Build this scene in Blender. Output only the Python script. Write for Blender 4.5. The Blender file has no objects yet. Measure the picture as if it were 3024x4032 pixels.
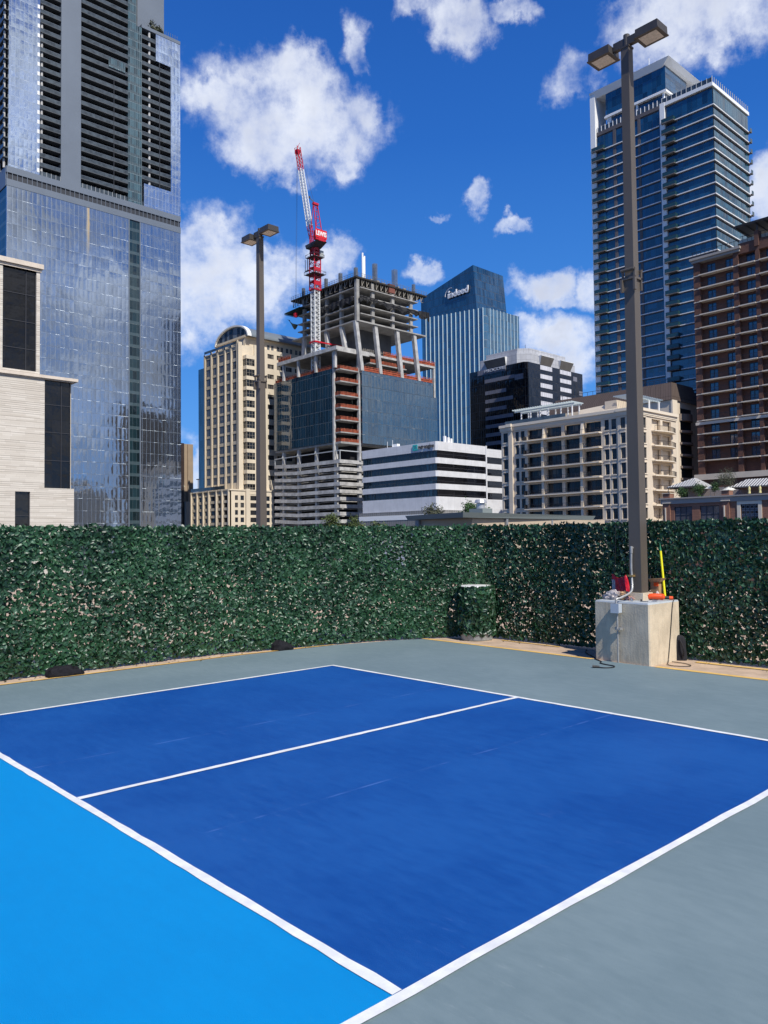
import bpy, math, random
import numpy as np
from mathutils import Vector, Matrix, noise as mnoise
random.seed(7); RNG = np.random.default_rng(7)
sc = bpy.context.scene
COL = sc.collection

# ------------------------------------------------------------------ camera
F, PITCH, ROLL, YAW = 3114.13, 0.0350570, -0.0113716, 2.3964461
CAM = Vector((8.17563, -6.60008, 1.65007))
cp, sp, cy, sy = math.cos(PITCH), math.sin(PITCH), math.cos(YAW), math.sin(YAW)
FW = Vector((cp*cy, cp*sy, sp)); RT = Vector((sy, -cy, 0)); UP = RT.cross(FW)
R2 = RT*math.cos(ROLL)+UP*math.sin(ROLL); U2 = UP*math.cos(ROLL)-RT*math.sin(ROLL)
cd = bpy.data.cameras.new('camera'); cam = bpy.data.objects.new('camera', cd); COL.objects.link(cam)
m = Matrix((R2, U2, -FW)).transposed().to_4x4(); m.translation = CAM; cam.matrix_world = m
cd.sensor_fit = 'VERTICAL'; cd.sensor_height = 36.0; cd.sensor_width = 27.0; cd.lens = 36.0*F/4032
cd.clip_start = 0.1; cd.clip_end = 6000
sc.camera = cam

# ------------------------------------------------------------------ sun and sky
SUN_AZ, SUN_EL = math.radians(-16), math.radians(47)
sl = bpy.data.lights.new('sun', 'SUN'); sl.energy = 4.9; sl.angle = math.radians(0.5); sl.color = (1.0, 0.955, 0.88)
so = bpy.data.objects.new('sun', sl); COL.objects.link(so)
sdir = Vector((math.cos(SUN_EL)*math.cos(SUN_AZ), math.cos(SUN_EL)*math.sin(SUN_AZ), math.sin(SUN_EL)))
so.rotation_euler = sdir.to_track_quat('Z', 'Y').to_euler(); so.location = (20, -10, 40)

sc.view_settings.view_transform = 'Standard'; sc.view_settings.look = 'None'
sc.view_settings.exposure = 0.0; sc.view_settings.gamma = 1.0
try: sc.view_settings.use_curve_mapping = False
except Exception: pass

world = bpy.data.worlds.new('World'); sc.world = world; world.use_nodes = True
wt = world.node_tree; wn = wt.nodes; wl = wt.links
for n in list(wn): wn.remove(n)
def N(tree, typ, **kw):
    n = tree.nodes.new(typ)
    for k, v in kw.items(): setattr(n, k, v)
    return n
def vset(tree, sock, v):
    if isinstance(v, bpy.types.NodeSocket): tree.links.new(v, sock)
    else: sock.default_value = v
def M_(tree, op, a, b=None, c=None, clamp=False):
    n = tree.nodes.new('ShaderNodeMath'); n.operation = op; n.use_clamp = clamp
    vset(tree, n.inputs[0], a)
    if b is not None: vset(tree, n.inputs[1], b)
    if c is not None: vset(tree, n.inputs[2], c)
    return n.outputs[0]
def VM(tree, op, a, b=None, out=0):
    n = tree.nodes.new('ShaderNodeVectorMath'); n.operation = op
    vset(tree, n.inputs[0], a)
    if b is not None: vset(tree, n.inputs[1], b)
    return n.outputs['Value'] if op in ('LENGTH', 'DOT_PRODUCT', 'DISTANCE') else n.outputs[0]
def MIX(tree, f, a, b):
    n = tree.nodes.new('ShaderNodeMix'); n.data_type = 'RGBA'
    vset(tree, n.inputs[0], f); vset(tree, n.inputs[6], a); vset(tree, n.inputs[7], b)
    return n.outputs[2]
def SM(tree, v, lo, hi, a=0.0, b=1.0):
    n = tree.nodes.new('ShaderNodeMapRange'); n.interpolation_type = 'SMOOTHSTEP'
    vset(tree, n.inputs[0], v); n.inputs[1].default_value = lo; n.inputs[2].default_value = hi
    n.inputs[3].default_value = a; n.inputs[4].default_value = b
    return n.outputs[0]
def NOISE(tree, vec, scale, detail=2.0, rough=0.5, out=0):
    n = tree.nodes.new('ShaderNodeTexNoise'); vset(tree, n.inputs['Vector'], vec)
    n.inputs['Scale'].default_value = scale; n.inputs['Detail'].default_value = detail; n.inputs['Roughness'].default_value = rough
    return n.outputs[out]

sky = N(wt, 'ShaderNodeTexSky'); sky.sky_type = 'NISHITA'; sky.sun_disc = False
sky.sun_elevation = SUN_EL; sky.sun_rotation = math.pi/2-SUN_AZ
sky.air_density = 1.0; sky.dust_density = 0.3; sky.ozone_density = 3.0; sky.altitude = 200
tc = N(wt, 'ShaderNodeTexCoord'); dirv = VM(wt, 'NORMALIZE', tc.outputs['Generated'])
HX = Vector((cy, sy, 0))                       # cloud azimuth is counted from north-west over the towers
ax = VM(wt, 'DOT_PRODUCT', dirv, tuple(RT)); ay = VM(wt, 'DOT_PRODUCT', dirv, tuple(HX))
sep = N(wt, 'ShaderNodeSeparateXYZ'); wl.new(dirv, sep.inputs[0])
az = M_(wt, 'ARCTAN2', ax, ay); el = M_(wt, 'ARCSINE', sep.outputs[2])
ramp = N(wt, 'ShaderNodeValToRGB'); wl.new(M_(wt, 'DIVIDE', el, 1.5708, clamp=True), ramp.inputs[0])
re = ramp.color_ramp.elements; re[0].position = 0.0; re[0].color = (0.15, 0.44, 0.95, 1); re[1].position = 1.0; re[1].color = (0.007, 0.060, 0.32, 1)
for ps, cc in ((0.06, (0.090, 0.36, 0.92, 1)), (0.15, (0.046, 0.262, 0.80, 1)), (0.30, (0.015, 0.145, 0.59, 1)), (0.45, (0.008, 0.088, 0.43, 1))):
    q = re.new(ps); q.color = cc
r10 = VM(wt, 'MULTIPLY', ramp.outputs[0], (10, 10, 10))
skyc = MIX(wt, 0.88, sky.outputs[0], r10)
cmb = N(wt, 'ShaderNodeCombineXYZ'); wl.new(az, cmb.inputs[0]); wl.new(el, cmb.inputs[1])
ae = cmb.outputs[0]
warp = NOISE(wt, ae, 11.0, 8.0, 0.62, 1)
ww = VM(wt, 'SUBTRACT', warp, (0.5, 0.5, 0.5)); wsn = N(wt, 'ShaderNodeVectorMath'); wsn.operation = 'SCALE'; wl.new(ww, wsn.inputs[0]); wsn.inputs[3].default_value = 0.10
aew = VM(wt, 'ADD', ae, wsn.outputs[0])
def pxdir(x, y):                               # direction to a point of the sky (angles only)
    d = (FW + R2*((x*1.8228-1512)/F) - U2*((y*1.8228-2016)/F)).normalized()
    return math.atan2(d.dot(RT), d.dot(HX)), math.asin(d.z)
CL = [(600,240,170,85,1),(690,290,105,75,1),(480,218,90,38,.95),(600,305,130,52,.95),(745,362,40,34,.8),(655,165,70,48,1),(545,195,80,40,.95),(760,235,50,62,.9),(650,385,60,25,.6),
 (445,560,110,85,1),(530,600,120,75,1),(420,650,75,85,.95),(600,575,95,55,.9),(700,560,65,50,.85),(450,505,80,38,1),(745,555,52,38,.8),(905,603,46,26,.8),(640,645,45,26,.55),(560,530,60,30,.8),
 (985,48,80,50,.9),(1100,12,85,28,.75),(905,18,60,32,.75),(1480,45,130,66,1),(1600,20,110,62,1),(1400,15,70,42,.85),(1560,85,80,36,.8),
 (775,100,40,62,.74),(1235,150,70,60,.70),(1035,420,38,38,.72),(955,460,38,16,.68),(1110,482,48,20,.66),(1172,612,58,38,1),(1262,615,42,46,.9),(1200,645,60,24,.7),
 (1190,738,85,50,.9),(1250,770,62,70,.95),(1130,715,66,30,.8),(1660,440,42,66,1),(425,1015,36,60,.9)]
dens = None
for (x, y, rx, ry, w) in CL:
    a, e = pxdir(x, y); ra = rx*1.8228/F; re = ry*1.8228/F
    d = VM(wt, 'MULTIPLY', VM(wt, 'SUBTRACT', aew, (a, e, 0)), (1/ra, 1/re, 0))
    v = M_(wt, 'SUBTRACT', w*1.22-max(0, .93-w)*0.35, VM(wt, 'LENGTH', d))
    v = M_(wt, 'MINIMUM', v, 0.58 if w >= .9 else 0.50*w-0.06)
    dens = v if dens is None else M_(wt, 'MAXIMUM', dens, v)
# broken cloud over the rest of the sky (mirrored by the facades)
far = NOISE(wt, dirv, 2.6, 6.0, 0.55)
side = SM(wt, M_(wt, 'ABSOLUTE', az), 0.50, 0.75)
front = VM(wt, 'DOT_PRODUCT', dirv, (0.62, 0.78, -0.1))
cover = SM(wt, front, 0.1, 0.6, -0.18, 0.12)
fard = M_(wt, 'MULTIPLY', M_(wt, 'ADD', M_(wt, 'SUBTRACT', far, 0.47), cover), 3.2)
fard = M_(wt, 'SUBTRACT', fard, M_(wt, 'MULTIPLY', M_(wt, 'SUBTRACT', 1.0, side), 9.0))
dens = M_(wt, 'MAXIMUM', dens, fard)
fb = NOISE(wt, ae, 16.0, 9.0, 0.62)
fb2 = NOISE(wt, ae, 60.0, 6.0, 0.6)
dn = M_(wt, 'ADD', dens, M_(wt, 'MULTIPLY', M_(wt, 'SUBTRACT', fb, 0.5), 1.9))
dn = M_(wt, 'ADD', dn, M_(wt, 'MULTIPLY', M_(wt, 'SUBTRACT', fb2, 0.5), 0.30))
alpha = SM(wt, dn, -0.16, 0.92)
shade = SM(wt, M_(wt, 'ADD', M_(wt, 'SUBTRACT', dn, M_(wt, 'MULTIPLY', M_(wt, 'SUBTRACT', NOISE(wt, ae, 11.0, 5.0, 0.55), 0.5), 1.6)), 0.0), 0.35, 1.15)
cloudc = MIX(wt, shade, (9.6, 10.0, 10.8, 1), (6.3, 6.8, 8.2, 1))
bigv = SM(wt, NOISE(wt, VM(wt, 'MULTIPLY', dirv, (1, 1, 2.2)), 3.2, 4.0, 0.5), 0.38, 0.62, 0.42, 1.2)
bigv = M_(wt, 'ADD', M_(wt, 'MULTIPLY', bigv, side), M_(wt, 'SUBTRACT', 1.0, side))
vs_ = N(wt, 'ShaderNodeVectorMath'); vs_.operation = 'SCALE'; wl.new(cloudc, vs_.inputs[0]); wl.new(bigv, vs_.inputs[3]); cloudc = vs_.outputs[0]
skyf = MIX(wt, M_(wt, 'MULTIPLY', alpha, 0.97), skyc, cloudc)
bg = N(wt, 'ShaderNodeBackground'); wl.new(skyf, bg.inputs[0]); bg.inputs[1].default_value = 0.10
wo = N(wt, 'ShaderNodeOutputWorld'); wl.new(bg.outputs[0], wo.inputs[0])

# ------------------------------------------------------------------ materials
MATS = {}
def mat(name, col, rough=0.8, metal=0.0, var=0.0, vscale=1.0, bump=0.0, bscale=20.0, spec=0.5, col2=None, coat=0.0, stretch=None, emit=None, coords='Object'):
    if name in MATS: return MATS[name]
    mm = bpy.data.materials.new(name); mm.use_nodes = True; t = mm.node_tree; p = t.nodes['Principled BSDF']
    p.inputs['Base Color'].default_value = (*col, 1); p.inputs['Roughness'].default_value = rough
    p.inputs['Metallic'].default_value = metal; p.inputs['Specular IOR Level'].default_value = spec
    p.inputs['Coat Weight'].default_value = coat
    tcn = t.nodes.new('ShaderNodeTexCoord'); vec = tcn.outputs[coords]
    if stretch: vec = VM(t, 'MULTIPLY', vec, stretch)
    if var or col2:
        n1 = NOISE(t, vec, vscale, 5.0, 0.6)
        c2 = col2 if col2 else tuple(c*(1-var) for c in col)
        c1 = col if col2 else tuple(min(1, c*(1+var)) for c in col)
        t.links.new(MIX(t, SM(t, n1, 0.3, 0.7), (*c1, 1), (*c2, 1)), p.inputs['Base Color'])
    if bump:
        b = t.nodes.new('ShaderNodeBump'); b.inputs['Strength'].default_value = 1.0; b.inputs['Distance'].default_value = bump
        t.links.new(NOISE(t, vec, bscale, 4.0, 0.6), b.inputs['Height']); t.links.new(b.outputs[0], p.inputs['Normal'])
    MATS[name] = mm; return mm

def curtain(name, glass, line, pw, ph, lw=0.08, metal=0.0, ior=1.9, rough=0.03, tilt=0.02, wob=0.01, wscale=0.6, var=0.25, linecol_rough=0.4, hw=None, band=None, stain=None, blinds=None):
    """glass wall: panes pw x ph metres in UV space, mullion lines, each pane slightly out of true"""
    if name in MATS: return MATS[name]
    mm = bpy.data.materials.new(name); mm.use_nodes = True; t = mm.node_tree; p = t.nodes['Principled BSDF']
    uv = t.nodes.new('ShaderNodeUVMap').outputs[0]
    s = VM(t, 'DIVIDE', uv, (pw, ph, 1)); fr = VM(t, 'FRACTION', s); fl = VM(t, 'FLOOR', s)
    sx = t.nodes.new('ShaderNodeSeparateXYZ'); t.links.new(fr, sx.inputs[0]); fx, fy = sx.outputs[0], sx.outputs[1]
    hw = hw if hw is not None else lw
    line_m = M_(t, 'MAXIMUM', M_(t, 'LESS_THAN', fx, lw/pw), M_(t, 'LESS_THAN', fy, hw/ph))
    wnz = t.nodes.new('ShaderNodeTexWhiteNoise'); wnz.noise_dimensions = '2D'; t.links.new(fl, wnz.inputs['Vector'])
    sr = t.nodes.new('ShaderNodeSeparateColor'); t.links.new(wnz.outputs['Color'], sr.inputs[0])
    r1, r2, r3 = sr.outputs[0], sr.outputs[1], sr.outputs[2]
    c1 = tuple(c*(1+var) for c in glass); c2 = tuple(c*(1-var) for c in glass)
    col = MIX(t, M_(t, 'POWER', r3, 1.5), (*c1, 1), (*c2, 1))
    if blinds: col = MIX(t, M_(t, 'LESS_THAN', M_(t, 'FRACT', M_(t, 'MULTIPLY', r1, 7.31)), blinds[0]), col, (*blinds[1], 1))
    if band:   # spandrel band: (fraction, colour)
        col = MIX(t, M_(t, 'LESS_THAN', fy, band[0]), col, (*band[1], 1))
    if stain:
        (su, sz, wdt, hgt, scol) = stain
        ps = t.nodes.new('ShaderNodeSeparateXYZ'); t.links.new(uv, ps.inputs[0])
        wv = M_(t, 'MULTIPLY', M_(t, 'SUBTRACT', NOISE(t, VM(t, 'MULTIPLY', uv, (1, .15, 1)), 1.3, 3), 0.5), 0.6)
        du = SM(t, M_(t, 'ABSOLUTE', M_(t, 'SUBTRACT', M_(t, 'ADD', ps.outputs[0], wv), su)), wdt*0.25, wdt, 1, 0)
        dz = M_(t, 'MULTIPLY', SM(t, ps.outputs[1], sz-hgt, sz-hgt*0.25), SM(t, ps.outputs[1], sz-0.6, sz, 1, 0))
        stm = M_(t, 'MULTIPLY', M_(t, 'MULTIPLY', du, dz), 0.8)
        col = MIX(t, stm, col, (*scol, 1))
    col = MIX(t, line_m, col, (*line, 1))
    t.links.new(col, p.inputs['Base Color'])
    t.links.new(M_(t, 'ADD', M_(t, 'MULTIPLY', line_m, linecol_rough), rough), p.inputs['Roughness'])
    if stain:
        t.links.new(M_(t, 'MULTIPLY', M_(t, 'SUBTRACT', 1.0, stm), metal), p.inputs['Metallic'])
    else: t.links.new(M_(t, 'MULTIPLY', M_(t, 'SUBTRACT', 1.0, line_m), metal), p.inputs['Metallic'])
    p.inputs['IOR'].default_value = ior
    h = M_(t, 'MULTIPLY', M_(t, 'MULTIPLY', M_(t, 'SUBTRACT', r1, 0.5), fx), pw*tilt)
    h = M_(t, 'ADD', h, M_(t, 'MULTIPLY', M_(t, 'MULTIPLY', M_(t, 'SUBTRACT', r2, 0.5), fy), ph*tilt))
    # pillow shape of each pane and long waves across the wall
    pil = M_(t, 'MULTIPLY', M_(t, 'MULTIPLY', M_(t, 'MULTIPLY', fx, M_(t, 'SUBTRACT', 1.0, fx)), M_(t, 'MULTIPLY', fy, M_(t, 'SUBTRACT', 1.0, fy))), wob*3)
    h = M_(t, 'ADD', h, pil)
    h = M_(t, 'ADD', h, M_(t, 'MULTIPLY', NOISE(t, uv, wscale, 3.0, 0.5), wob))
    b = t.nodes.new('ShaderNodeBump'); b.inputs['Strength'].default_value = 1.0; b.inputs['Distance'].default_value = 1.0
    t.links.new(h, b.inputs['Height']); t.links.new(b.outputs[0], p.inputs['Normal'])
    MATS[name] = mm; return mm

def courses(name, c1, c2, cm, bw, bh, mortar=0.02, rough=0.85, bump=0.01, off=0.5, msm=0.1):
    """stone or brick courses in UV metres"""
    if name in MATS: return MATS[name]
    mm = bpy.data.materials.new(name); mm.use_nodes = True; t = mm.node_tree; p = t.nodes['Principled BSDF']
    uv = t.nodes.new('ShaderNodeUVMap').outputs[0]
    b = t.nodes.new('ShaderNodeTexBrick'); t.links.new(uv, b.inputs['Vector']); b.offset = off
    b.inputs['Color1'].default_value = (*c1, 1); b.inputs['Color2'].default_value = (*c2, 1); b.inputs['Mortar'].default_value = (*cm, 1)
    b.inputs['Scale'].default_value = 1.0; b.inputs['Mortar Size'].default_value = mortar; b.inputs['Mortar Smooth'].default_value = msm
    b.inputs['Brick Width'].default_value = bw; b.inputs['Row Height'].default_value = bh; b.inputs['Bias'].default_value = 0.0
    n = NOISE(t, uv, 0.35, 6, 0.6)
    col = MIX(t, SM(t, n, 0.3, 0.75, 0.0, 0.35), b.outputs['Color'], (*tuple(x*0.6 for x in c2), 1))
    t.links.new(col, p.inputs['Base Color']); p.inputs['Roughness'].default_value = rough
    bu = t.nodes.new('ShaderNodeBump'); bu.inputs['Distance'].default_value = bump; bu.invert = True
    t.links.new(b.outputs['Fac'], bu.inputs['Height']); t.links.new(bu.outputs[0], p.inputs['Normal'])
    MATS[name] = mm; return mm

# ------------------------------------------------------------------ object helpers
ORG = {}
def S(Y): return lambda a, b, c: (a, Y-c, b)          # south-facing plane: a = x, b = z, c = outward
def E(X): return lambda a, b, c: (X+c, a, b)          # east-facing plane: a = y, b = z, c = outward
def XYZ(a, b, c): return (a, b, c)
class MB:
    def __init__(s): s.v = []; s.f = []; s.uv = []; s.m = []; s.sm = []
    def poly(s, ps, uvs=None, m=0, smooth=False):
        k = len(s.v); s.v += [tuple(p) for p in ps]; s.f.append(tuple(range(k, k+len(ps))))
        s.uv += uvs if uvs else [(p[0]+p[1], p[2]) for p in ps]; s.m.append(m); s.sm.append(smooth)
    def box(s, fr, a0, a1, b0, b1, c0, c1, m=0, skip=''):
        if a1 < a0: a0, a1 = a1, a0
        if b1 < b0: b0, b1 = b1, b0
        if c1 < c0: c0, c1 = c1, c0
        P = lambda a, b, c: fr(a, b, c)
        if 'f' not in skip: s.poly([P(a0,b0,c1),P(a1,b0,c1),P(a1,b1,c1),P(a0,b1,c1)], [(a0,b0),(a1,b0),(a1,b1),(a0,b1)], m)
        if 'k' not in skip: s.poly([P(a1,b0,c0),P(a0,b0,c0),P(a0,b1,c0),P(a1,b1,c0)], [(a1,b0),(a0,b0),(a0,b1),(a1,b1)], m)
        s.poly([P(a1,b0,c1),P(a1,b0,c0),P(a1,b1,c0),P(a1,b1,c1)], [(-c1,b0),(-c0,b0),(-c0,b1),(-c1,b1)], m)
        s.poly([P(a0,b0,c0),P(a0,b0,c1),P(a0,b1,c1),P(a0,b1,c0)], [(c0,b0),(c1,b0),(c1,b1),(c0,b1)], m)
        s.poly([P(a0,b1,c1),P(a1,b1,c1),P(a1,b1,c0),P(a0,b1,c0)], [(a0,-c1),(a1,-c1),(a1,-c0),(a0,-c0)], m)
        s.poly([P(a0,b0,c0),P(a1,b0,c0),P(a1,b0,c1),P(a0,b0,c1)], [(a0,c0),(a1,c0),(a1,c1),(a0,c1)], m)
        return s
    def hull(s, bot, top, m=0):
        """prism between two rings of the same length (counter-clockwise from above)"""
        n = len(bot); acc = 0
        for i in range(n):
            j = (i+1) % n; w = (Vector(bot[j])-Vector(bot[i])).length
            s.poly([bot[i], bot[j], top[j], top[i]], [(acc, bot[i][2]), (acc+w, bot[j][2]), (acc+w, top[j][2]), (acc, top[i][2])], m); acc += w
        s.poly(top, [(p[0], p[1]) for p in top], m); s.poly(bot[::-1], [(p[0], p[1]) for p in bot[::-1]], m)
        return s
    def tube(s, pts, r, n=6, m=0, cap=True, r1=None, smooth=True):
        pts = [Vector(p) for p in pts]; rings = []; acc = 0; K = len(pts)
        for i, p in enumerate(pts):
            d = (pts[min(i+1, K-1)]-pts[max(i-1, 0)]).normalized()
            a = Vector((0, 0, 1)) if abs(d.z) < 0.9 else Vector((1, 0, 0))
            x = d.cross(a).normalized(); y = d.cross(x)
            rr = r if r1 is None else r+(r1-r)*i/(K-1)
            rings.append([p+x*rr*math.cos(2*math.pi*k/n+math.pi/n)+y*rr*math.sin(2*math.pi*k/n+math.pi/n) for k in range(n)])
        for i in range(K-1):
            L = (pts[i+1]-pts[i]).length
            for k in range(n):
                j = (k+1) % n
                s.poly([rings[i][k], rings[i+1][k], rings[i+1][j], rings[i][j]], [(k*r, acc), (k*r, acc+L), ((k+1)*r, acc+L), ((k+1)*r, acc)], m, smooth and n > 4)
            acc += L
        if cap: s.poly(rings[0], None, m); s.poly(rings[-1][::-1], None, m)
        return s
    def bar(s, p, q, r, m=0): return s.tube([p, q], r*1.41, 4, m, smooth=False)
    def grid(s, fn, nu, nv, m=0, smooth=True, closed=False):
        P = [[fn(i/nu, j/nv) for j in range(nv+1)] for i in range(nu+1)]
        for i in range(nu):
            for j in range(nv):
                s.poly([P[i][j], P[i+1][j], P[i+1][j+1], P[i][j+1]], [(i/nu, j/nv), ((i+1)/nu, j/nv), ((i+1)/nu, (j+1)/nv), (i/nu, (j+1)/nv)], m, smooth)
        return s
    def build(s, name, mats, parent=None, merge=False):
        o0 = ORG.get(parent.name, Vector((0, 0, 0))) if parent else Vector((0, 0, 0))
        me = bpy.data.meshes.new(name)
        vs = [(v[0]-o0.x, v[1]-o0.y, v[2]-o0.z) for v in s.v]
        me.from_pydata(vs, [], s.f)
        uvl = me.uv_layers.new(name='UVMap'); uvl.data.foreach_set('uv', [c for u in s.uv for c in u])
        if not isinstance(mats, (list, tuple)): mats = [mats]
        for q in mats: me.materials.append(q)
        me.polygons.foreach_set('material_index', s.m); me.polygons.foreach_set('use_smooth', s.sm)
        if merge:
            import bmesh
            b = bmesh.new(); b.from_mesh(me); bmesh.ops.remove_doubles(b, verts=b.verts, dist=1e-4); b.to_mesh(me); b.free()
        me.update()
        ob = bpy.data.objects.new(name, me); COL.objects.link(ob)
        if parent: ob.parent = parent; ORG[ob.name] = o0
        return ob
def thing(name, label, cat, loc=(0, 0, 0), group=None, kind=None):
    o = bpy.data.objects.new(name, None); COL.objects.link(o); o.location = loc; o.empty_display_size = 0.5
    ORG[o.name] = Vector(loc); o['label'] = label; o['category'] = cat
    if group: o['group'] = group
    return o
def tag(o, label=None, cat=None, group=None, kind=None):
    if label: o['label'] = label
    if cat: o['category'] = cat
    if group: o['group'] = group
    if kind: o['kind'] = kind
    return o
def rebase(o, loc):
    """give a one-mesh thing its origin at its base"""
    L = Vector(loc); o.data.transform(Matrix.Translation(-L)); o.location = L; return o

def grid_wall(mb, fr, u0, u1, z0, z1, cols, rows, t, m=0, c=0.0):
    """wall slab with rectangular openings: piers full height, spandrels between them"""
    e = u0
    for (a, b) in list(cols)+[(u1, u1)]:
        if a-e > 1e-3: mb.box(fr, e, a, z0, z1, c-t, c, m)
        e = b
    for (a, b) in cols:
        z = z0
        for (p, q) in list(rows)+[(z1, z1)]:
            if p-z > 1e-3: mb.box(fr, a, b, z, p, c-t+0.002, c-0.003, m)
            z = q
def win(mb, fr, a0, a1, b0, b1, dep, nx=1, nz=1, fw=0.08, mg=0, mf=1, proud=0.06):
    mb.poly([fr(a0,b0,-dep),fr(a1,b0,-dep),fr(a1,b1,-dep),fr(a0,b1,-dep)], [(a0,b0),(a1,b0),(a1,b1),(a0,b1)], mg)
    c0, c1 = -dep+0.003, -dep+proud
    mb.box(fr, a0, a1, b0, b0+fw, c0, c1, mf); mb.box(fr, a0, a1, b1-fw, b1, c0, c1, mf)
    for i in range(nx+1):
        u = a0+(a1-a0)*i/nx; l, r = max(a0, u-fw/2), min(a1, u+fw/2)
        if i == 0: l, r = a0, a0+fw
        if i == nx: l, r = a1-fw, a1
        mb.box(fr, l, r, b0+fw, b1-fw, c0, c1-0.004, mf)
    for j in range(1, nz):
        z = b0+(b1-b0)*j/nz; mb.box(fr, a0+fw, a1-fw, z-fw/2, z+fw/2, c0, c1-0.008, mf)
class Many:
    """repeated parts of one thing: the 100 that show largest as parts, the rest as one"""
    def __init__(s, name, mats, parent, limit=100): s.n, s.mats, s.p, s.l, s.items = name, mats, parent, limit, []
    def add(s, size, fn, sub=None): s.items.append((size, fn, sub))
    def emit(s):
        it = sorted(s.items, key=lambda q: -q[0]); rest = MB(); extra = []
        for i, (sz, fn, sub) in enumerate(it):
            if i < s.l:
                mb = MB(); fn(mb); o = mb.build(s.n, s.mats, s.p)
                if sub:
                    m2 = MB(); sub[1](m2); m2.build(sub[0], sub[2], o)
            else:
                fn(rest); 
                if sub: extra.append(sub)
        if rest.v: tag(rest.build(s.n, s.mats, s.p), kind='stuff')
        if extra:
            m2 = MB()
            for e in extra: e[1](m2)
            tag(m2.build(extra[0][0], extra[0][2], s.p), kind='stuff')
def dist(x, y, z): return math.sqrt((x-CAM.x)**2+(y-CAM.y)**2+(z-CAM.z)**2)
def textmesh(txt, size, depth, name, material, parent, place, bold=0.02, sx=1.0, font_off=0.0, shear=0.0, space=1.0):
    cu = bpy.data.curves.new('lettering', 'FONT'); cu.body = txt; cu.size = size; cu.extrude = depth/2; cu.offset = bold; cu.shear = shear
    cu.space_character = space; cu.align_x = 'LEFT'; cu.resolution_u = 3
    tmp = bpy.data.objects.new('lettering', cu); COL.objects.link(tmp)
    dg = bpy.context.evaluated_depsgraph_get(); me = bpy.data.meshes.new_from_object(tmp.evaluated_get(dg))
    bpy.data.objects.remove(tmp); bpy.data.curves.remove(cu)
    o0 = ORG[parent.name]
    xs = [v.co.x for v in me.vertices]; x0, x1 = min(xs), max(xs); ys = [v.co.y for v in me.vertices]; y0, y1 = min(ys), max(ys)
    for v in me.vertices:
        v.co = Vector(place((v.co.x-x0)/(x1-x0), (v.co.y-y0)/(y1-y0), v.co.z))-o0
    me.materials.clear(); me.materials.append(material)
    ob = bpy.data.objects.new(name, me); COL.objects.link(ob); ob.parent = parent; ORG[ob.name] = o0
    return ob
GZ = -9.0    # street level below the roof deck


# ================================================================== SETTING
def paint(name, c1, c2, scuff, rough=0.62, seams=()):
    mm = bpy.data.materials.new(name); mm.use_nodes = True; t = mm.node_tree; p = t.nodes['Principled BSDF']
    g = t.nodes.new('ShaderNodeNewGeometry').outputs['Position']
    n1 = NOISE(t, g, 0.55, 6, 0.62); n2 = NOISE(t, VM(t, 'MULTIPLY', g, (1, 3.0, 1)), 5.0, 6, 0.65)
    v = M_(t, 'ADD', M_(t, 'MULTIPLY', n1, 0.65), M_(t, 'MULTIPLY', n2, 0.35))
    col = MIX(t, SM(t, v, 0.36, 0.64), (*c1, 1), (*c2, 1))
    # pale scuffs and roller marks
    n3 = NOISE(t, VM(t, 'MULTIPLY', g, (2.0, 9.0, 1)), 2.2, 8, 0.75)
    gate = SM(t, NOISE(t, g, 0.9, 3, 0.5), 0.5, 0.68)
    col = MIX(t, M_(t, 'MULTIPLY', M_(t, 'MULTIPLY', SM(t, n3, 0.56, 0.80), gate), 0.42), col, (*scuff, 1))
    dust = SM(t, NOISE(t, g, 60.0, 2, 0.5), 0.74, 0.78)
    col = MIX(t, M_(t, 'MULTIPLY', dust, 0.10), col, (*scuff, 1))
    sp = t.nodes.new('ShaderNodeSeparateXYZ'); t.links.new(g, sp.inputs[0])
    for sx in seams:
        wv = M_(t, 'MULTIPLY', M_(t, 'SUBTRACT', NOISE(t, g, 1.5, 2), 0.5), 0.03)
        d = M_(t, 'ABSOLUTE', M_(t, 'SUBTRACT', M_(t, 'ADD', sp.outputs[0], wv), sx))
        k = M_(t, 'MULTIPLY', SM(t, d, 0.004, 0.011, 1, 0), SM(t, NOISE(t, VM(t, 'MULTIPLY', g, (.2, 1, 1)), 3.5, 3), 0.45, 0.62, 0.02, 0.30))
        col = MIX(t, k, col, (*scuff, 1))
    t.links.new(col, p.inputs['Base Color']); p.inputs['Roughness'].default_value = rough; p.inputs['Specular IOR Level'].default_value = 0.22
    b = t.nodes.new('ShaderNodeBump'); b.inputs['Distance'].default_value = 0.0015
    t.links.new(M_(t, 'ADD', NOISE(t, g, 220, 3, 0.6), M_(t, 'MULTIPLY', n2, 0.8)), b.inputs['Height']); t.links.new(b.outputs[0], p.inputs['Normal'])
    return mm
def sheet(name, pts, z, material, kind='structure'):
    mb = MB(); mb.poly([(x, y, z) for x, y in pts]); return tag(mb.build(name, material), kind=kind)
m_tan = mat('tan_concrete', (0.50, 0.37, 0.26), 0.9, var=0.18, vscale=3.0, bump=0.002, bscale=150)
m_grey_paint = paint('grey_court_paint', (0.145, 0.205, 0.225), (0.185, 0.250, 0.268), (0.40, 0.46, 0.45), 0.7, seams=())
m_blue_paint = paint('blue_court_paint', (0.002, 0.058, 0.262), (0.009, 0.088, 0.325), (0.16, 0.27, 0.62), 0.6, seams=(2.12, 4.155))
m_sky_paint = paint('light_blue_court_paint', (0.0, 0.225, 0.545), (0.0, 0.245, 0.58), (0.06, 0.36, 0.66), 0.6)
m_line = mat('white_line_paint', (0.74, 0.75, 0.74), 0.7, var=0.10, vscale=9, bump=0.001, bscale=120)
m_yel = mat('yellow_line_paint', (0.72, 0.46, 0.13), 0.8, var=0.14, vscale=8)
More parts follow.
